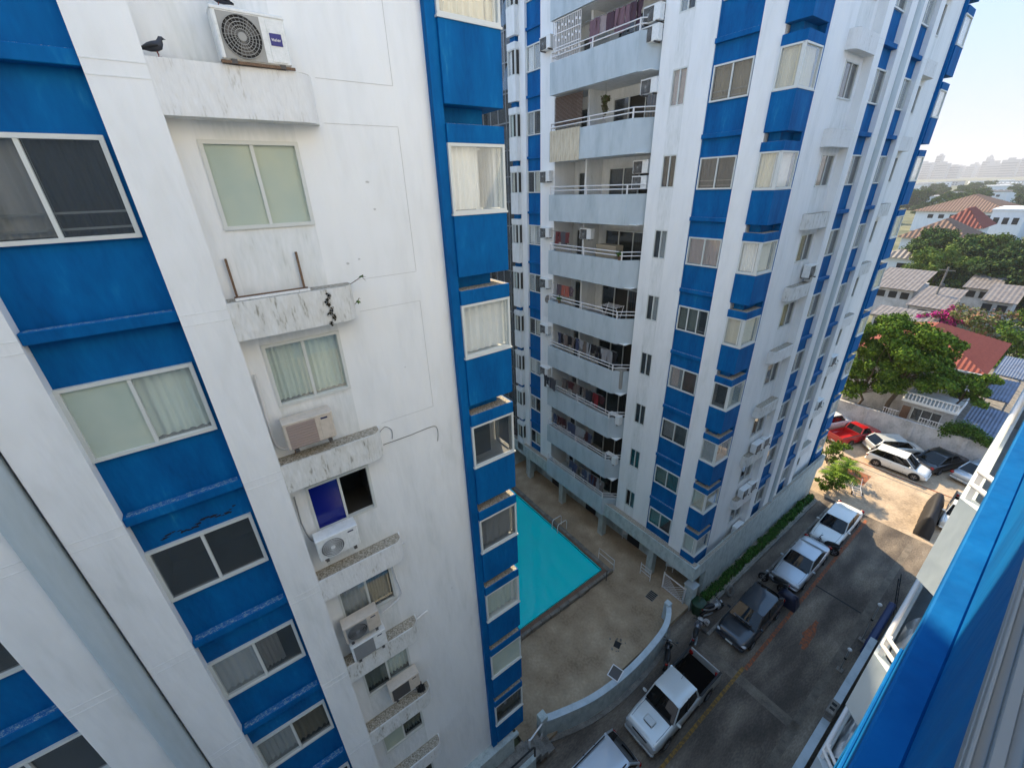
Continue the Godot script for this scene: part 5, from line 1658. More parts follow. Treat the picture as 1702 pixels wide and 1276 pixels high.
# ---------------------------------------------------------------- the viewer's own building on this side of the street
func own_building():
	var t = thing("apartment_building", "blue ledge and white balconies of the building the picture is taken from, right edge", "building")
	boxp(t, "wall", M.white, -14.0, 28.0, 0.0, 19.5, -8.0, -0.4)
	boxp(t, "wall", M.white, 4.6, 28.0, 19.5, 27.0, -8.0, -0.4)
	boxp(t, "wall", M.white, -14.0, -1.2, 19.5, 27.0, -8.0, -0.4)
	boxp(t, "wall", M.white, -1.2, 4.6, 22.4, 27.0, -8.0, -0.4)
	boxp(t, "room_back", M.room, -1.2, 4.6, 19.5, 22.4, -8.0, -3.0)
	# blue column round the viewer's window
	for k in range(1, 8):
		var F = floor_y(k)
		boxp(t, "blue_panel", M.blue, -1.0, 4.4, F - 0.62, F + 0.72, -0.4, -0.125)
		var led = boxp(t, "blue_ledge", M.blue, -1.0, 4.4, F + 0.05, F + 0.2, -0.125, -0.048 if k == 7 else -0.1, 0.006)
		if k < 7:
			for u in [0.6, 2.9]:
				window(t, 2.2, 1.46, V(u, F + 0.72, -0.2), PI, ["dark", "c_grey"], 0, 0.0)
			boxp(t, "blue_panel", M.blue, 4.0, 4.4, F + 0.72, F + 2.18, -0.4, -0.125)
	# sill track of the viewer's window
	var Fy = floor_y(7)
	var tr = boxp(t, "window_track", M.alu_grey, 0.62, 3.9, Fy + 0.72, Fy + 0.75, -0.34, -0.118, 0.004)
	var ribs = [[0.1075, 0.006, 0.022], [0.083, 0.016, 0.012], [0.052, 0.016, 0.03], [0.018, 0.014, 0.03]]
	for e in ribs:
		part(tr, "track_rib", box_mesh(3.27, e[2], e[1], 0.002), M.alu_grey, Vector3(0, 0.0155 + e[2] / 2, -e[0]))
	boxp(t, "window_jamb", M.alu, 3.9, 3.96, Fy + 0.72, Fy + 2.2, -0.3, -0.118)
	# balconies further along
	for k in range(1, 8):
		var F = floor_y(k)
		if k == 7: continue
		var base = V(8.8, F - 0.1, -0.2)
		var b = boxp(t, "balcony", M.pale, 6.2, 11.4, F - 0.2, F, -0.4, -0.02)
		var p = MB.new()
		var o = [V(5.75, 0, -0.4), V(6.15, 0, 0.06), V(11.4, 0, 0.06), V(11.4, 0, -0.4)]
		var inr = [V(5.9, 0, -0.4), V(6.22, 0, -0.05), V(11.28, 0, -0.05), V(11.28, 0, -0.4)]
		for i in 3:
			var lo = Vector3(0, F - 0.27, 0); var hi = Vector3(0, F + 1.0, 0)
			p.quad(o[i] + lo, o[i + 1] + lo, o[i + 1] + hi, o[i] + hi)
			p.quad(inr[i + 1] + lo, inr[i] + lo, inr[i] + hi, inr[i + 1] + hi)
			p.quad(o[i] + hi, o[i + 1] + hi, inr[i + 1] + hi, inr[i] + hi)
			p.quad(o[i + 1] + lo, o[i] + lo, inr[i] + lo, inr[i + 1] + lo)
		part(b, "parapet", p.mesh(), M.pale, -base)
		for ry in [1.19, 1.37]:
			var r = MB.new()
			r.tube([V(5.8, F + ry, -0.38), V(6.18, F + ry, 0.02), V(6.3, F + ry, 0.02), V(11.35, F + ry, 0.02), V(11.35, F + ry, -0.38)], 0.03, 8)
			part(b, "rail", r.mesh(), M.rail, -base)
		for u in [6.2, 8.8, 11.33]:
			part(b, "rail_post", box_mesh(0.05, 0.4, 0.05), M.rail, V(u, F + 1.19, 0.0) - base)
	# windows on the upper floors, seen only as reflections
	for k in [6, 7, 8]:
		for u in [-11.0, -7.5, -4.0, 13.5, 17.0, 20.5, 24.0]:
			window(t, 1.5, 1.3, V(u, floor_y(k) + 1.0, -0.36), PI, ["dark", "c_white"], 0, 0.0)
	# plastic sheets on two balconies
	for e in [["crumpled clear plastic sheet on the middle own balcony rail", 7.0, 13.9, -0.05, 3], ["crumpled pale plastic sheet on the lowest visible own balcony", 6.9, 11.2, -0.03, 4]]:
		rng.seed = e[4]
		var m = MB.new()
		var rows = []
		for i in 8:
			var row = PackedVector3Array()
			for j in 8:
				row.append(Vector3(-0.5 + i * 0.15 + rng.randf_range(-0.03, 0.03), 0.9 + rng.randf_range(-0.12, 0.16) - abs(j - 3.5) * 0.05, -0.16 + 0.045 * j))
			rows.append(row)
		m.grid(rows)
		single("plastic_sheet", e[0], "plastic sheet", m.mesh(), M.ac_white, V(e[1], e[2], e[3] - 0.2))

func street_side_things():
	# low wall with a meter box along this side
	var w = thing("roadside_wall", "low pale concrete wall along the near side of the street", "wall")
	boxp(w, "wall_body", M.podium, 10.5, 20.5, 0.0, 1.4, 0.28, 0.46)
	boxp(w, "wall_cap", M.pale, 10.5, 20.5, 1.4, 1.47, 0.24, 0.5)
	var mb = thing("meter_box", "small grey metal box standing on the low roadside wall", "box", V(15.4, 1.47, 0.38))
	part(mb, "casing", box_mesh(0.7, 0.5, 0.28, 0.03), M.concrete, Vector3(0, 0.25, 0))
	for s in [-0.12, 0.12]:
		part(mb, "vent", box_mesh(0.12, 0.02, 0.16), M.dark, Vector3(s, 0.505, 0))
	for e in [[21.45, 0.75, 2.6, "tall thin bollard post with a white cap by the near kerb"], [18.95, 0.85, 1.5, "shorter post with a white foot by the near kerb"]]:
		var p = thing("bollard_post", e[3], "post", V(e[0], 0, e[1]))
		var m = MB.new()
		m.tube([Vector3.ZERO, Vector3(0, e[2], 0)], 0.035, 8)
		part(p, "pole", m.mesh(), M.alu_grey)
		part(p, "foot", box_mesh(0.26, 0.08, 0.26, 0.02), M.concrete, Vector3(0, 0.04, 0))
		var c = MB.new()
		c.lathe([[0.0, 0.07], [0.07, 0.05], [0.09, 0.0], [0.07, -0.05], [0.0, -0.07]], 10)
		part(p, "cap", c.mesh(), M.rail, Vector3(0, e[2] + 0.04, 0))
		part(p, "clamp", box_mesh(0.1, 0.12, 0.1, 0.02), M.black, Vector3(0, e[2] * 0.6, 0))
	var bl = thing("blue_barrier", "long blue plastic barrier along the near edge of the street", "barrier", V(22.5, 0, 0.45))
	var m = MB.new()
	m.bevel_box(Vector3(-1.9, 0, -0.14), Vector3(1.9, 0.75, 0.14), 0.06)
	part(bl, "body", m.mesh(), mat(Color(0.03, 0.16, 0.36), 0.5))
	for k in 4: part(bl, "rib", box_mesh(0.1, 0.7, 0.3, 0.03), mat(Color(0.04, 0.2, 0.42), 0.5), Vector3(-1.5 + k, 0.36, 0))
	var lad = thing("leaning_ladder", "black metal ladder frame standing by the near wall", "ladder", V(24.6, 0, 0.5))
	for s in [-0.22, 0.22]:
		var q = MB.new()
		q.tube([Vector3(s, 0, 0.25), Vector3(s, 2.3, -0.2)], 0.022, 6)
		part(lad, "rail", q.mesh(), M.trim)
	for k in 7: part(lad, "rung", box_mesh(0.44, 0.025, 0.025), M.trim, Vector3(0, 0.3 + 0.3 * k, 0.2 - 0.06 * k))
	# dark tarpaulin draped over a rack by the lot entrance
	var rows = []
	rng.seed = 71
	for i in 15:
		var row = PackedVector3Array()
		for j in 9:
			var a = PI * j / 8.0
			var f = i / 14.0
			var h = 1.25 + 0.25 * sin(f * PI) + rng.randf_range(-0.05, 0.05)
			row.append(Vector3((-2.3 + 4.6 * f) * (0.93 if i == 1 or i == 13 else 1.0) + rng.randf_range(-0.06, 0.06), max(0.02, sin(a) * h * (0.05 if i == 0 or i == 14 else 1.0)), -cos(a) * (0.42 + rng.randf_range(-0.03, 0.03))))
		rows.append(row)
	m = MB.new()
	m.grid(rows)
	var tp = thing("tarpaulin", "dark purple black tarpaulin draped over a rack at the lot entrance", "tarpaulin", V(34.6, 0, 1.05), 0.06)
	part(tp, "sheet", m.mesh(), mat(Color(0.055, 0.04, 0.05), 0.7))
	# bin, pots and clutter at the gate
	var bin = thing("green_bin", "round dark green bin beside the lattice gate", "bin", V(16.35, 0, 6.55))
	m = MB.new()
	m.lathe([[0.0, 0.02], [0.3, 0.0], [0.36, 0.7], [0.39, 0.72], [0.39, 0.78], [0.35, 0.8], [0.2, 0.86], [0.0, 0.88]], 18)
	part(bin, "drum", m.mesh(), mat(Color(0.02, 0.20, 0.10), 0.5))
	part(bin, "handle", box_mesh(0.2, 0.03, 0.06, 0.01), mat(Color(0.02, 0.16, 0.08), 0.5), Vector3(0, 0.9, 0))
	for e in [[15.9, 6.1, "white bucket lying left of the green bin"], [16.05, 5.85, "white bucket standing in front of the green bin"]]:
		var bk = thing("bucket", e[2], "bucket", V(e[0], 0, e[1]))
		m = MB.new()
		m.lathe([[0.0, 0.0], [0.11, 0.0], [0.15, 0.3], [0.14, 0.3], [0.1, 0.03]], 14)
		part(bk, "pail", m.mesh(), M.rail)
		var hb = MB.new()
		hb.tube([Vector3(-0.15, 0.29, 0), Vector3(-0.1, 0.4, 0.02), Vector3(0.1, 0.4, 0.02), Vector3(0.15, 0.29, 0)], 0.008, 5)
		part(bk, "handle", hb.mesh(), M.alu_grey)
	var ty = thing("wheel_planter", "old wheel rim leaning in the planter end of the hedge", "wheel", V(18.7, 0.35, 6.05))
	m = MB.new()
	m.xf = Transform3D(Basis(Vector3(1, 0, 0), PI / 2 - 0.5), Vector3.ZERO)
	m.lathe([[0.2, -0.05], [0.3, -0.05], [0.33, 0.0], [0.3, 0.05], [0.2, 0.05]], 20)
	part(ty, "tyre", m.mesh(), M.concrete)
	lattice_gate("lattice_gate", "white lattice gate standing at the corner of the pool deck by the far tower", V(15.95, 0.3, 7.85), PI / 2, 1.3, 1.15)
	lattice_gate("lattice_gate", "white lattice gate closing the gap beside the near tower", V(5.6, 0.0, 7.0), 0.2, 0.95, 1.5)
	var pier = thing("gate_pier", "grey masonry pier between lattice gate and hedge", "pier", V(16.3, 0, 7.1))
	part(pier, "shaft", box_mesh(0.5, 1.6, 0.5, 0.02), M.podium, Vector3(0, 0.8, 0))
	part(pier, "cap", box_mesh(0.58, 0.08, 0.58, 0.02), M.pale, Vector3(0, 1.64, 0))
	# stair housing at the foot of the near tower
	var st = thing("stair_housing", "grey concrete stair housing with a dark handrail at the foot of the near tower", "stairs", V(4.0, 0, 6.7))
	part(st, "wall", box_mesh(2.4, 1.5, 0.16), M.podium, Vector3(-0.2, 0.75, 0.3))
	part(st, "landing", box_mesh(2.4, 1.2, 0.7), M.concrete, Vector3(-0.2, 0.6, -0.14))
	m = MB.new()
	m.tube([Vector3(-1.4, 1.4, 0.3), Vector3(-1.4, 2.2, 0.3), Vector3(0.9, 2.2, 0.3), Vector3(1.0, 2.1, 0.3), Vector3(1.0, 1.4, 0.3)], 0.035, 8)
	part(st, "handrail", m.mesh(), M.trim)
	for k in 3: part(st, "step", box_mesh(0.4, 0.3, 0.7), M.concrete, Vector3(1.2 + 0.36 * k, 0.8 - 0.3 * k, -0.14))
	# deck furniture under the podium
	for e in [[17.2, 12.2, "white plastic chair under the podium near the middle column"], [17.3, 9.0, "white plastic chair under the podium by the corner column"]]:
		var ch = thing("plastic_chair", e[2], "chair", V(e[0], 0.3, e[1]), 0.6, "white plastic chairs under the podium")
		part(ch, "seat", box_mesh(0.42, 0.04, 0.42, 0.015), M.rail, Vector3(0, 0.42, 0))
		part(ch, "backrest", box_mesh(0.04, 0.42, 0.42, 0.015), M.rail, Vector3(-0.2, 0.66, 0))
		for sx in [-1, 1]:
			for sz in [-1, 1]: part(ch, "leg", box_mesh(0.035, 0.42, 0.035), M.rail, Vector3(sx * 0.18, 0.21, sz * 0.18))
	var rk = thing("towel_rack", "small white three bar rack beside the corner column", "rack", V(15.7, 0.3, 9.5))
	for k in 3: part(rk, "bar", box_mesh(0.03, 0.03, 0.7), M.rail, Vector3(0, 0.3 + 0.25 * k, 0))
	for s in [-1, 1]: part(rk, "post", box_mesh(0.035, 0.9, 0.035), M.rail, Vector3(0, 0.45, s * 0.34))
	# hand cart by the palm
	var hc = thing("hand_cart", "white metal hand cart frame in the sun near the palm", "cart", V(34.0, 0, 4.9), 0.4)
	for s in [-0.25, 0.25]:
		m = MB.new()
		m.tube([Vector3(-0.5, 0.2, s), Vector3(0.5, 0.25, s), Vector3(0.85, 0.85, s)], 0.02, 6)
		part(hc, "side_bar", m.mesh(), M.rail)
	for k in 4: part(hc, "cross_bar", box_mesh(0.03, 0.03, 0.5), M.rail, Vector3(-0.45 + k * 0.3, 0.22, 0))
	for s in [-0.3, 0.3]: wheel(hc, Vector3(-0.2, 0.14, s), 0.14, 0.05, 1)
	for s in [[0.12, 0.3], [-0.2, -0.1]]:
		pass

# ---------------------------------------------------------------- small things on the facades
func bracket(node_label, at, W):
	var t = thing("wall_bracket", node_label, "bracket", at, 0.0, "steel wall brackets under air conditioners")
	for s in [-1, 1]:
		var m = MB.new()
		m.tube([Vector3(s * W / 2, 0.0, -0.16), Vector3(s * W / 2, 0.0, 0.14)], 0.014, 5)
		m.tube([Vector3(s * W / 2, -0.22, -0.16), Vector3(s * W / 2, 0.0, 0.1)], 0.012, 5)
		part(t, "arm", m.mesh(), M.rust)
	return t

func pigeon(label, at, turn):
	var t = thing("pigeon", label, "pigeon", at, turn, "pigeons perched on the near tower")
	t.scale = Vector3.ONE * 0.88
	var b = MB.new()
	# tail - body - neck - head - beak along a spine, one surface; forward +x
	var sp = [Vector3(-0.17, 0.075, 0), Vector3(-0.12, 0.085, 0), Vector3(-0.06, 0.10, 0), Vector3(0.0, 0.115, 0), Vector3(0.045, 0.135, 0), Vector3(0.07, 0.165, 0), Vector3(0.08, 0.19, 0), Vector3(0.09, 0.21, 0), Vector3(0.11, 0.212, 0), Vector3(0.125, 0.208, 0), Vector3(0.145, 0.203, 0)]
	b.tube(sp, [0.012, 0.024, 0.048, 0.058, 0.054, 0.038, 0.029, 0.027, 0.021, 0.008, 0.002], 12)
	part(t, "body", b.mesh(), mat(Color(0.20, 0.21, 0.24), 0.6))
	for s in [-1, 1]:
		var w = MB.new()
		w.tube([Vector3(0.035, 0.125, s * 0.05), Vector3(-0.03, 0.115, s * 0.057), Vector3(-0.10, 0.095, s * 0.04), Vector3(-0.16, 0.08, s * 0.015)], [0.012, 0.026, 0.02, 0.004], 8)
		part(t, "wing", w.mesh(), mat(Color(0.13, 0.135, 0.15), 0.7))
		var l = MB.new()
		l.tube([Vector3(0.01, 0.07, s * 0.022), Vector3(0.02, 0.03, s * 0.024), Vector3(0.012, 0.004, s * 0.024)], 0.005, 5)
		for k in [-0.5, 0.0, 0.5]: l.tube([Vector3(0.012, 0.004, s * 0.024), Vector3(0.045, 0.003, s * 0.024 + k * 0.03)], 0.003, 4)
		l.tube([Vector3(0.012, 0.004, s * 0.024), Vector3(-0.015, 0.003, s * 0.024)], 0.003, 4)
		part(t, "leg", l.mesh(), mat(Color(0.45, 0.2, 0.18), 0.6))
	return t

func weed(label, at, seed_, n, size, up):
	leaf_mat()
	var r = RandomNumberGenerator.new()
	r.seed = seed_
	var t = thing("wall_weed", label, "weed", at, 0.0, "weeds rooted in the ledges")
	var stem = MB.new()
	var pts = [Vector3.ZERO, up * 0.5 + Vector3(0.0, 0.0, 0.03), up]
	stem.tube(pts, 0.006, 5)
	part(t, "stem", stem.mesh(), M.bark)
	for i in n:
		var b = MB.new()
		b.use_c = true
		b.col = [Color(0.09, 0.16, 0.04), Color(0.05, 0.09, 0.03), Color(0.14, 0.2, 0.06)][i % 3]
		var p = pts[2].lerp(pts[1], r.randf() * 0.6)
		var d = Vector3(r.randfn(), r.randfn() * 0.6 - 0.2, r.randfn() + 0.4).normalized() * size
		var s = d.cross(Vector3.UP).normalized() * size * 0.32
		b.tri(p, p + d * 0.5 + s, p + d)
		b.tri(p, p + d, p + d * 0.5 - s)
		part(t, "leaf", b.mesh(), M.leaf)

func cable(label, pts, r, mt, called = "cable"):
	var m = MB.new()
	var cv = Curve3D.new()
	for i in pts.size():
		var tg = Vector3.ZERO
		if i > 0 and i < pts.size() - 1: tg = (pts[i + 1] - pts[i - 1]) * 0.16
		cv.add_point(pts[i], -tg, tg)
	m.tube(Array(cv.tessellate(4, 4)), r, 6)
	return single(called, label, called, m.mesh(), mt)

func near_tower_things():
	var top = ac_proto("air_conditioner", "air conditioner with a purple blue name plate, top of the near tower", V(1.22, floor_y(8) + 0.156, 7.12), 0.03, M.ac_white, M.alu_grey, "square")
	var D2 = 0.14
	part(top, "name_plate", box_mesh(0.135, 0.125, 0.006), mat(Color(0.17, 0.17, 0.46), 0.5), Vector3(0.255, 0.3, D2 + 0.009))
	var tm = TextMesh.new()
	tm.text = "Haier"
	var sf = SystemFont.new()
	sf.font_names = PackedStringArray(["Droid Sans"])
	sf.font_weight = 700
	tm.font = sf
	tm.font_size = 24
	tm.pixel_size = 0.0017
	tm.depth = 0.002
	part(top, "lettering", tm, M.rail, Vector3(0.255, 0.298, D2 + 0.0135))
	# rusty drip tray edge under it
	part(top, "drip_edge", box_mesh(0.82, 0.03, 0.03), M.rust, Vector3(0, 0.015, 0.15))
	var lower = [
		[6, 0.67, 0.36, M.ac_beige, M.grille_brown, "slats", "beige air conditioner with a brown grille above the cracked ledge"],
		[5, 0.62, 0.60, M.ac_white, M.grille, "round", "white air conditioner with a round black fan under the blue shuttered window"],
		[4, 0.62, 0.85, M.ac_beige, M.alu_grey, "square", "rust speckled air conditioner, upper one of the stacked pair"],
		[4, 0.66, 0.17, M.ac_white, M.alu_grey, "slats", "plain air conditioner, lower one of the stacked pair"],
		[3, 1.20, 0.72, M.ac_beige, M.grille, "slats", "air conditioner seen from above beside broken black debris"],
	]
	for e in lower:
		var F = floor_y(e[0])
		var a = ac_proto("air_conditioner", e[6], V(e[1], F + e[2], 7.1), 0.0, e[3], e[4], e[5])
		part(a, "label_plate", box_mesh(0.11, 0.03, 0.004), mat(Color(0.10, 0.12, 0.28), 0.5), Vector3(0.25, 0.47, D2 + 0.008))
		if e[2] > 0.3: bracket("steel bracket under the %s" % e[6].split(" with")[0].split(",")[0], V(e[1], F + e[2] - 0.012, 7.14), 0.6)
	# empty mounting frame on the seventh floor
	var fr = thing("mounting_frame", "rusty empty air conditioner frame on the stained ledge", "bracket", V(0.7, floor_y(7) + 0.156, 7.2))
	for s in [-1, 1]:
		part(fr, "upright", box_mesh(0.03, 0.56, 0.03), M.rust, Vector3(s * 0.46, 0.28, -0.06))
	part(fr, "base_bar", box_mesh(1.0, 0.035, 0.035), M.ledge, Vector3(0, 0.02, 0.16))
	part(fr, "base_bar", box_mesh(1.0, 0.03, 0.03), M.rust, Vector3(0, 0.02, 0.0))
	for s in [-1, 1]: part(fr, "cross_bar", box_mesh(0.03, 0.03, 0.2), M.rust, Vector3(s * 0.46, 0.02, 0.06))
	pigeon("grey pigeon walking on the top ledge left of the air conditioner", V(0.2, floor_y(8) + 0.155, 7.06), 0.1)
	pigeon("dark pigeon cut by the upper frame edge, on the air conditioner", V(0.97, floor_y(8) + 0.71, 7.1), PI)
	weed("broad leaved weed growing from the ledge end below the top window", V(1.83, floor_y(7) + 0.14, 7.15), 3, 7, 0.12, Vector3(0.22, 0.14, 0.08))
	weed("tiny weed rooted low on the same stained ledge end", V(1.84, floor_y(7) - 0.22, 7.2), 4, 4, 0.07, Vector3(0.1, 0.12, 0.06))
	# pipes and cables on the wall
	cable("white pipe running down beside the beige air conditioner", [V(0.14, floor_y(6) + 1.75, 7.26), V(0.12, floor_y(6) + 1.0, 7.25), V(0.13, floor_y(6) + 0.45, 7.24), V(0.3, floor_y(6) + 0.3, 7.22)], 0.022, M.rail, "pipe")
	cable("thin grey pipe running down to the round fan air conditioner", [V(0.14, floor_y(5) + 2.1, 7.26), V(0.12, floor_y(5) + 1.5, 7.25), V(0.2, floor_y(5) + 1.0, 7.24), V(0.4, floor_y(5) + 0.95, 7.2)], 0.014, M.alu_grey, "pipe")
	cable("black cable looping from the cracked ledge end", [V(1.86, floor_y(6) + 0.05, 7.2), V(2.0, floor_y(6) + 0.08, 7.27), V(2.12, floor_y(6) - 0.05, 7.285), V(2.1, floor_y(6) - 0.25, 7.285)], 0.005, M.black)
	cable("straight black cable from the cracked ledge along the white wall", [V(1.9, floor_y(6) - 0.31, 7.285), V(2.5, floor_y(6) - 0.315, 7.288), V(3.06, floor_y(6) - 0.32, 7.288), V(3.08, floor_y(6) - 0.7, 7.288)], 0.005, M.black)
	cable("pale pipe curling round the window above the stacked pair", [V(1.95, floor_y(4) + 2.6, 7.28), V(1.6, floor_y(4) + 2.4, 7.26), V(1.6, floor_y(4) + 1.7, 7.25), V(1.62, floor_y(4) + 1.1, 7.25), V(1.1, floor_y(4) + 0.95, 7.2)], 0.018, M.rail, "pipe")
	cable("short pale pipe stub beside the stacked pair ledge", [V(1.8, floor_y(4) + 0.0, 7.24), V(2.1, floor_y(4) + 0.02, 7.28), V(2.2, floor_y(4) + 0.0, 7.29)], 0.022, M.rail, "pipe")
	# black debris beside the third floor unit
	rng.seed = 91
	var deb = thing("debris_pile", "heap of broken black debris at the rounded ledge end", "debris", V(1.62, floor_y(3) + 0.155, 7.14))
	for k in 9:
		part(deb, "fragment", box_mesh(rng.randf_range(0.06, 0.14), rng.randf_range(0.08, 0.3), rng.randf_range(0.03, 0.1), 0.01), M.black, Vector3(rng.randf_range(-0.08, 0.08), rng.randf_range(0.05, 0.35), rng.randf_range(-0.08, 0.08)), rng.randf() * 3.0)
	# dried vine down the seventh floor ledge
	leaf_mat()
	var vn = thing("dead_vine", "strip of dead black vine clinging to the stained ledge front", "vine", V(1.42, floor_y(7) + 0.1, 6.985))
	for k in 26:
		var b = MB.new()
		b.use_c = true
		var y = -0.02 - 0.02 * k
		var x = 0.02 * sin(k * 0.7) + rng.randf_range(-0.03, 0.03)
		leaves(b, Vector3(x, y, 0.005), Vector3(0.02, 0.02, 0.01), 4, 0.035, rng, [Color(0.02, 0.02, 0.015), Color(0.05, 0.04, 0.03)])
		part(vn, "shoot", b.mesh(), M.leaf)

func garment_mesh(kind, r):
	var b = MB.new()
	var W = r.randf_range(0.3, 0.5); var H = r.randf_range(0.5, 0.85)
	var rows = []
	for j in 7:
		var f = j / 6.0
		var row = PackedVector3Array()
		var ww = W * (1.0 + (0.35 if kind == 0 and f < 0.35 else 0.0))
		for i in 7:
			var g = i / 6.0
			row.append(Vector3(sin(g * 9.0 + j * 0.5 + W * 20.0) * 0.03 + r.randf_range(-0.01, 0.01), -H * f, (g - 0.5) * ww * (1.0 - 0.12 * f)))
		rows.append(row)
	b.grid(rows)
	return b.mesh()

func laundry(k, wpos, n, seed_, cols, where, out = 15.75, y_line = 2.0):
	var F = floor_y(k, 0.1)
	var r = RandomNumberGenerator.new()
	r.seed = seed_
	var names = {9: "top", 8: "second highest", 7: "third highest", 6: "fourth highest", 5: "fifth highest", 4: "sixth highest", 3: "third lowest", 2: "second lowest", 1: "lowest"}
	var ln = MB.new()
	ln.tube([V(out + 0.05, F + y_line + 0.02, wpos - 0.2), V(out + 0.05, F + y_line + 0.02, wpos + 0.3 * n + 0.2)], 0.012, 5)
	single("clothes_line", "clothes line %s on the %s far balcony" % [where, names[k]], "clothes line", ln.mesh(), M.alu_grey)
	for i in n:
		var c = cols[r.randi() % cols.size()]
		var key = "cloth%.2f%.2f%.2f" % [c.r, c.g, c.b]
		if not M.has(key): M[key] = mat(c, 0.95)
		single("garment", "garment hung to dry %s on the %s far balcony" % [where, names[k]], "clothes", garment_mesh(i % 2, r), M[key], V(out + 0.05 + r.randf_range(-0.05, 0.05), F + y_line, wpos + 0.3 * i + r.randf_range(-0.05, 0.05)), r.randf_range(-0.25, 0.25), "garments drying on the far balconies")

func far_tower_things():
	var L = 0.1
	# air conditioners on the street face
	var us = [[6, 20.65, 0.36, "air conditioner alone on a street ledge high on the far tower"], [3, 20.0, 0.16, "left unit of the upper row on the far tower street ledges"], [3, 20.85, 0.16, "right unit of the upper row on the far tower street ledges"], [2, 19.9, 0.16, "left unit of the middle row on the far tower street ledges"], [2, 20.75, 0.16, "right unit of the middle row on the far tower street ledges"], [1, 20.3, 0.16, "lowest air conditioner on the far tower street ledges"]]
	for e in us:
		ac_proto("air_conditioner", e[3], V(e[1], floor_y(e[0], L) + e[2], 7.1), 0.0, M.ac_white, M.grille, "square")
	for e in [[4, 27.3, "air conditioner in a far street recess, upper of two"], [3, 27.3, "air conditioner in a far street recess, lower of two"]]:
		ac_proto("air_conditioner", e[2], V(e[1], floor_y(e[0], L) + 0.16, 7.1), 0.0, M.ac_white, M.grille, "square")
	# units hung at the left end of the balconies, facing the pool
	var nm = {9: "top", 7: "third highest", 6: "fourth highest", 5: "fifth highest", 4: "sixth highest", 3: "third lowest"}
	for k in nm:
		ac_proto("air_conditioner", "air conditioner on the pier left of the %s far balcony" % nm[k], V(15.85, floor_y(k, L) + 1.6, 18.72), -PI / 2, M.ac_white, M.grille, "square")
	# units inside or beside balconies
	var ins = [[9, 15.95, 12.75, 1.15, "upper unit at the right end of the top far balcony"], [9, 15.95, 12.75, 0.55, "lower unit at the right end of the top far balcony"], [8, 16.1, 12.7, 1.75, "unit on a wall arm at the right end of the second highest far balcony"], [7, 16.3, 12.9, 1.75, "upper unit stacked at the right of the third highest far balcony"], [7, 16.3, 12.9, 1.15, "lower unit stacked at the right of the third highest far balcony"], [6, 16.0, 15.7, 1.7, "large unit by the cross wall of the fourth highest far balcony"], [3, 16.0, 12.9, 0.62, "unit lying at the right end of the third lowest far balcony"], [2, 16.0, 12.9, 0.75, "unit standing at the right end of the second lowest far balcony"]]
	for e in ins:
		ac_proto("air_conditioner", e[4], V(e[1], floor_y(e[0], L) + e[3], e[2]), -PI / 2, M.ac_white, M.grille, "square")
	# clothes
	var darkc = [Color(0.10, 0.10, 0.12), Color(0.16, 0.18, 0.22), Color(0.25, 0.10, 0.12), Color(0.55, 0.55, 0.56), Color(0.22, 0.25, 0.35), Color(0.4, 0.36, 0.34)]
	laundry(9, 13.3, 9, 1, [Color(0.45, 0.35, 0.38), Color(0.3, 0.22, 0.26), Color(0.6, 0.55, 0.55), Color(0.35, 0.2, 0.25)], "behind the rail")
	laundry(5, 16.6, 4, 2, [Color(0.62, 0.35, 0.30), Color(0.35, 0.3, 0.32), Color(0.2, 0.22, 0.25)], "at the left")
	laundry(4, 13.2, 15, 3, darkc, "behind the rail")
	laundry(3, 13.9, 11, 4, darkc + [Color(0.5, 0.12, 0.15)], "behind the rail")
	laundry(3, 17.3, 4, 5, [Color(0.5, 0.08, 0.12), Color(0.3, 0.3, 0.33), Color(0.55, 0.57, 0.6), Color(0.2, 0.2, 0.22)], "outside the rail", 15.35, 1.9)
	laundry(2, 14.6, 11, 6, darkc, "behind the rail")
	laundry(1, 13.3, 10, 7, darkc, "at the right")
	laundry(6, 16.9, 4, 8, [Color(0.3, 0.3, 0.32), Color(0.6, 0.6, 0.6), Color(0.4, 0.2, 0.2)], "at the left")
	# window grille cage at the left of the top balcony
	var F9 = floor_y(9, L)
	var g = thing("balcony_grille", "white ornamental window grille closing the left half of the top far balcony", "grille", V(15.68, F9 + 1.0, 16.6))
	for k in 17:
		part(g, "bar", box_mesh(0.025, 1.5, 0.025), M.rail, Vector3(0, 0.75, -(-0.3 + k * 0.11)))
	for y in [0.02, 0.5, 1.0, 1.48]:
		part(g, "cross_bar", box_mesh(0.03, 0.03, 1.8), M.rail, Vector3(0, y, -0.58))
	for k in 8:
		for y in [0.3, 0.75, 1.2]:
			part(g, "ornament", box_mesh(0.02, 0.1, 0.07, 0.02), M.rail, Vector3(-0.01, y + 0.06 * (k % 2), -(-0.24 + k * 0.22)))
	# corrugated sheet clad over the left half of the second highest balcony
	var F8 = floor_y(8, L)
	var sh = MB.new()
	for i in 26:
		var a = 16.05 + 2.1 * i / 26.0; var c = 16.05 + 2.1 * (i + 1) / 26.0
		var xa = 15.585 if i % 2 == 0 else 15.56
		var xc = 15.56 if i % 2 == 0 else 15.585
		sh.quad(V(xa, F8 - 0.3, a), V(xc, F8 - 0.3, c), V(xc, F8 + 1.05, c), V(xa, F8 + 1.05, a))
	single("cladding_sheet", "rust streaked cream corrugated sheet over the second highest far balcony", "metal sheet", sh.mesh(), M.rust_sheet)
	# brown screen above that sheet
	var bs = thing("bamboo_screen", "brown bamboo blind hung in the second highest far balcony", "blind", V(15.8, F8 + 1.3, 17.1))
	var bamboo = mat(Color(0.33, 0.25, 0.20), 0.9)
	for k in 22:
		part(bs, "slat", box_mesh(0.02, 0.036, 1.9), bamboo, Vector3(0, k * 0.052, 0))
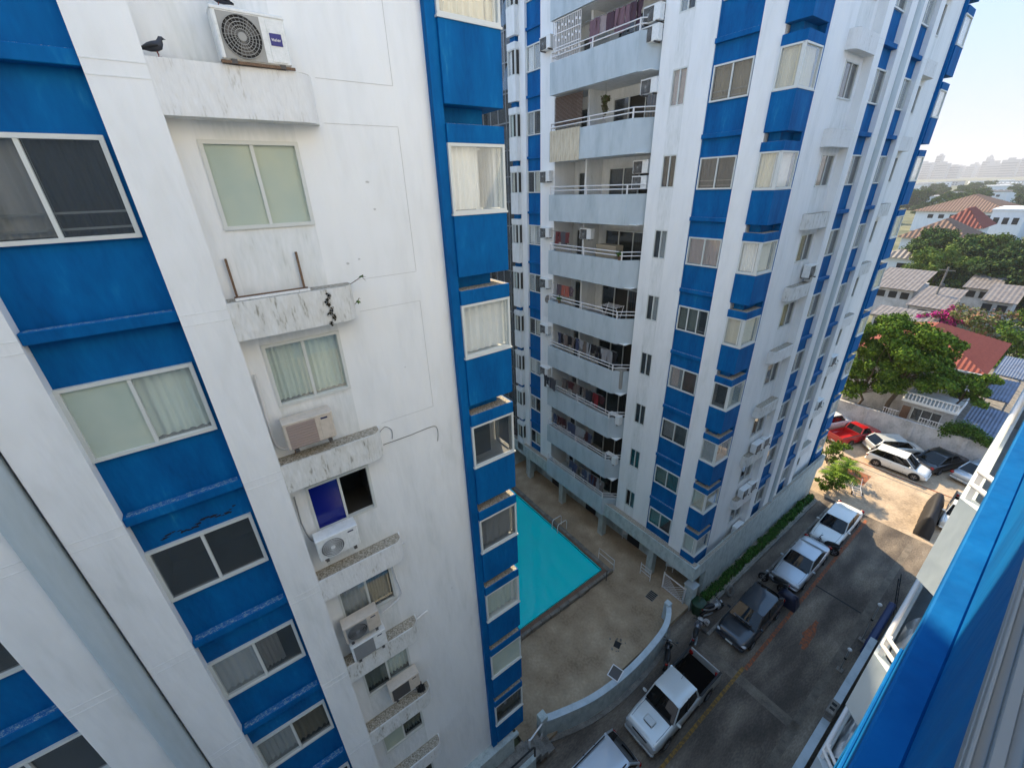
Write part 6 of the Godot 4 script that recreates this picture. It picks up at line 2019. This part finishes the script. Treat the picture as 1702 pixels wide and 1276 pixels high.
	# hanging plant
	var hp = thing("hanging_basket", "dry hanging basket plant in the second highest far balcony", "plant", V(15.95, F8 + 1.9, 14.9))
	leaf_mat()
	var b = MB.new()
	b.use_c = true
	var r = RandomNumberGenerator.new()
	r.seed = 12
	leaves(b, Vector3(0, 0.05, 0), Vector3(0.2, 0.14, 0.2), 160, 0.1, r, [Color(0.10, 0.08, 0.04), Color(0.07, 0.09, 0.03)])
	leaves(b, Vector3(0, -0.3, 0), Vector3(0.1, 0.3, 0.1), 120, 0.12, r, [Color(0.14, 0.12, 0.08), Color(0.09, 0.09, 0.04)])
	part(hp, "foliage", b.mesh(), M.leaf)
	var cd = MB.new()
	cd.tube([Vector3(0, 0.05, 0), Vector3(0, 0.62, 0)], 0.006, 4)
	part(hp, "cord", cd.mesh(), M.dark)
	# cupboards, boxes, racks
	var cup = [[6, 16.5, 14.6, 0.55, 1.5, 1.3, Color(0.62, 0.58, 0.50), "worn cream cupboard on the fourth highest far balcony"], [2, 16.2, 14.4, 0.5, 0.95, 0.8, Color(0.45, 0.43, 0.38), "grey washing machine on the second lowest far balcony"], [4, 16.1, 12.9, 0.4, 1.1, 0.5, Color(0.6, 0.6, 0.58), "pale box at the right end of the sixth highest far balcony"], [1, 16.3, 15.6, 0.5, 0.9, 0.8, Color(0.5, 0.48, 0.45), "grey cabinet on the lowest far balcony"], [5, 16.5, 15.2, 0.5, 0.8, 1.2, Color(0.5, 0.5, 0.5), "grey bench cabinet on the fifth highest far balcony"]]
	for e in cup:
		var c = thing("cupboard", e[7], "cupboard", V(e[1], floor_y(e[0], L), e[2]))
		part(c, "carcass", box_mesh(e[3], e[4], e[5], 0.015), mat(e[6], 0.7), Vector3(0, e[4] / 2, 0))
		for s in [-1, 1]:
			part(c, "door", box_mesh(0.015, e[4] - 0.1, e[5] / 2 - 0.03), mat(e[6] * 0.92, 0.6), Vector3(-e[3] / 2 - 0.008, e[4] / 2, s * e[5] / 4))
	# folding dryer racks
	for e in [[1, 14.6, "folding drying rack on the lowest far balcony"], [5, 13.8, "white wire rack on the fifth highest far balcony"], [2, 17.2, "wire rack with clothes on the second lowest far balcony"]]:
		var d = thing("drying_rack", e[2], "rack", V(16.1, floor_y(e[0], L), e[1]))
		for s in [-1, 1]:
			var m = MB.new()
			m.tube([Vector3(-0.3, 0, s * 0.5), Vector3(0.3, 1.5, s * 0.5)], 0.016, 5)
			m.tube([Vector3(0.3, 0, s * 0.5), Vector3(-0.3, 1.5, s * 0.5)], 0.016, 5)
			part(d, "leg_frame", m.mesh(), M.rail)
		for k in 5: part(d, "bar", box_mesh(0.016, 0.016, 1.0), M.rail, Vector3(-0.3 + 0.15 * k, 1.45, 0))
	# pot plants on the fourth highest balcony rail
	for e in [[6, 12.8, "small potted plant at the right end of the fourth highest far balcony"], [5, 16.9, "small red flowering pot on the fifth highest far balcony"]]:
		var p = thing("pot_plant", e[2], "plant", V(15.66, floor_y(e[0], L) + 1.0, e[1] + 0.4))
		var m = MB.new()
		m.lathe([[0.0, 0.0], [0.07, 0.0], [0.1, 0.16], [0.08, 0.16]], 10)
		part(p, "pot", m.mesh(), M.brown_tile)
		var lf = MB.new()
		lf.use_c = true
		leaves(lf, Vector3(0, 0.28, 0), Vector3(0.14, 0.14, 0.14), 90, 0.09, r, [Color(0.05, 0.10, 0.03), Color(0.08, 0.14, 0.03)])
		part(p, "foliage", lf.mesh(), M.leaf)
	# satellite dish on the fifth highest pier
	var sd = thing("satellite_dish", "grey satellite dish on the pier left of the fifth highest far balcony", "dish", V(15.8, floor_y(5, L) + 1.0, 18.4), -PI / 2)
	var dm = MB.new()
	dm.xf = Transform3D(Basis(Vector3(1, 0, 0), PI / 2 - 0.3), Vector3.ZERO)
	dm.lathe([[0.0, 0.0], [0.12, 0.02], [0.24, 0.07]], 18)
	part(sd, "reflector", dm.mesh(), M.concrete)
	var am = MB.new()
	am.tube([Vector3(0, 0, -0.2), Vector3(0, 0, 0), Vector3(0, 0.05, 0.22)], 0.012, 5)
	part(sd, "arm", am.mesh(), M.grille)

# ---------------------------------------------------------------- main
func _ready():
	var cam = Camera3D.new()
	cam.name = "camera"
	cam.fov = 85.77
	cam.near = 0.05
	cam.far = 12000.0
	cam.position = V(0, EYE, 0)
	var yaw = 0.957; var pitch = 0.443; var roll = -0.033
	var fwd = Vector3(cos(yaw) * cos(pitch), -sin(pitch), -sin(yaw) * cos(pitch))
	add_child(cam)
	cam.look_at_from_position(cam.position, cam.position + fwd, Vector3.UP)
	cam.rotate_object_local(Vector3(0, 0, 1), roll)
	cam.current = true

	var sky_m = ProceduralSkyMaterial.new()
	sky_m.sky_top_color = Color(0.51, 0.67, 0.86)
	sky_m.sky_horizon_color = Color(0.71, 0.70, 0.69)
	sky_m.sky_curve = 0.15
	sky_m.ground_bottom_color = Color(0.35, 0.34, 0.31)
	sky_m.ground_horizon_color = Color(0.90, 0.88, 0.85)
	sky_m.sun_angle_max = 3.0
	sky_m.sky_energy_multiplier = 1.0
	var sky = Sky.new()
	sky.sky_material = sky_m
	var env = Environment.new()
	env.background_mode = Environment.BG_SKY
	env.sky = sky
	env.tonemap_mode = Environment.TONE_MAPPER_LINEAR
	env.tonemap_exposure = 2.2
	env.sdfgi_enabled = true
	env.ssao_enabled = true
	env.ssil_enabled = true
	env.fog_enabled = true
	env.fog_density = 0.0003
	env.fog_light_color = Color(0.90, 0.90, 0.90)
	var we = WorldEnvironment.new()
	we.name = "world_environment"
	we.environment = env
	add_child(we)

	var sun = DirectionalLight3D.new()
	sun.name = "sun"
	sun.light_energy = 1.6
	sun.light_color = Color(1.0, 0.91, 0.76)
	sun.light_angular_distance = 0.5
	sun.shadow_enabled = true
	add_child(sun)
	var elev = deg_to_rad(37.0)
	var to_sun = Vector3(0.433 * cos(elev), sin(elev), -0.901 * cos(elev))
	sun.look_at_from_position(to_sun * 100.0, Vector3.ZERO, Vector3.UP)

	make_materials()
	ground_and_street()
	pool_yard()
	near_tower()
	far_tower()
	back_block()
	own_building()
	lot_edge()
	far_city()
	garden_trees()
	hedge()
	street_cars()
	street_side_things()
	near_tower_things()
	far_tower_things()
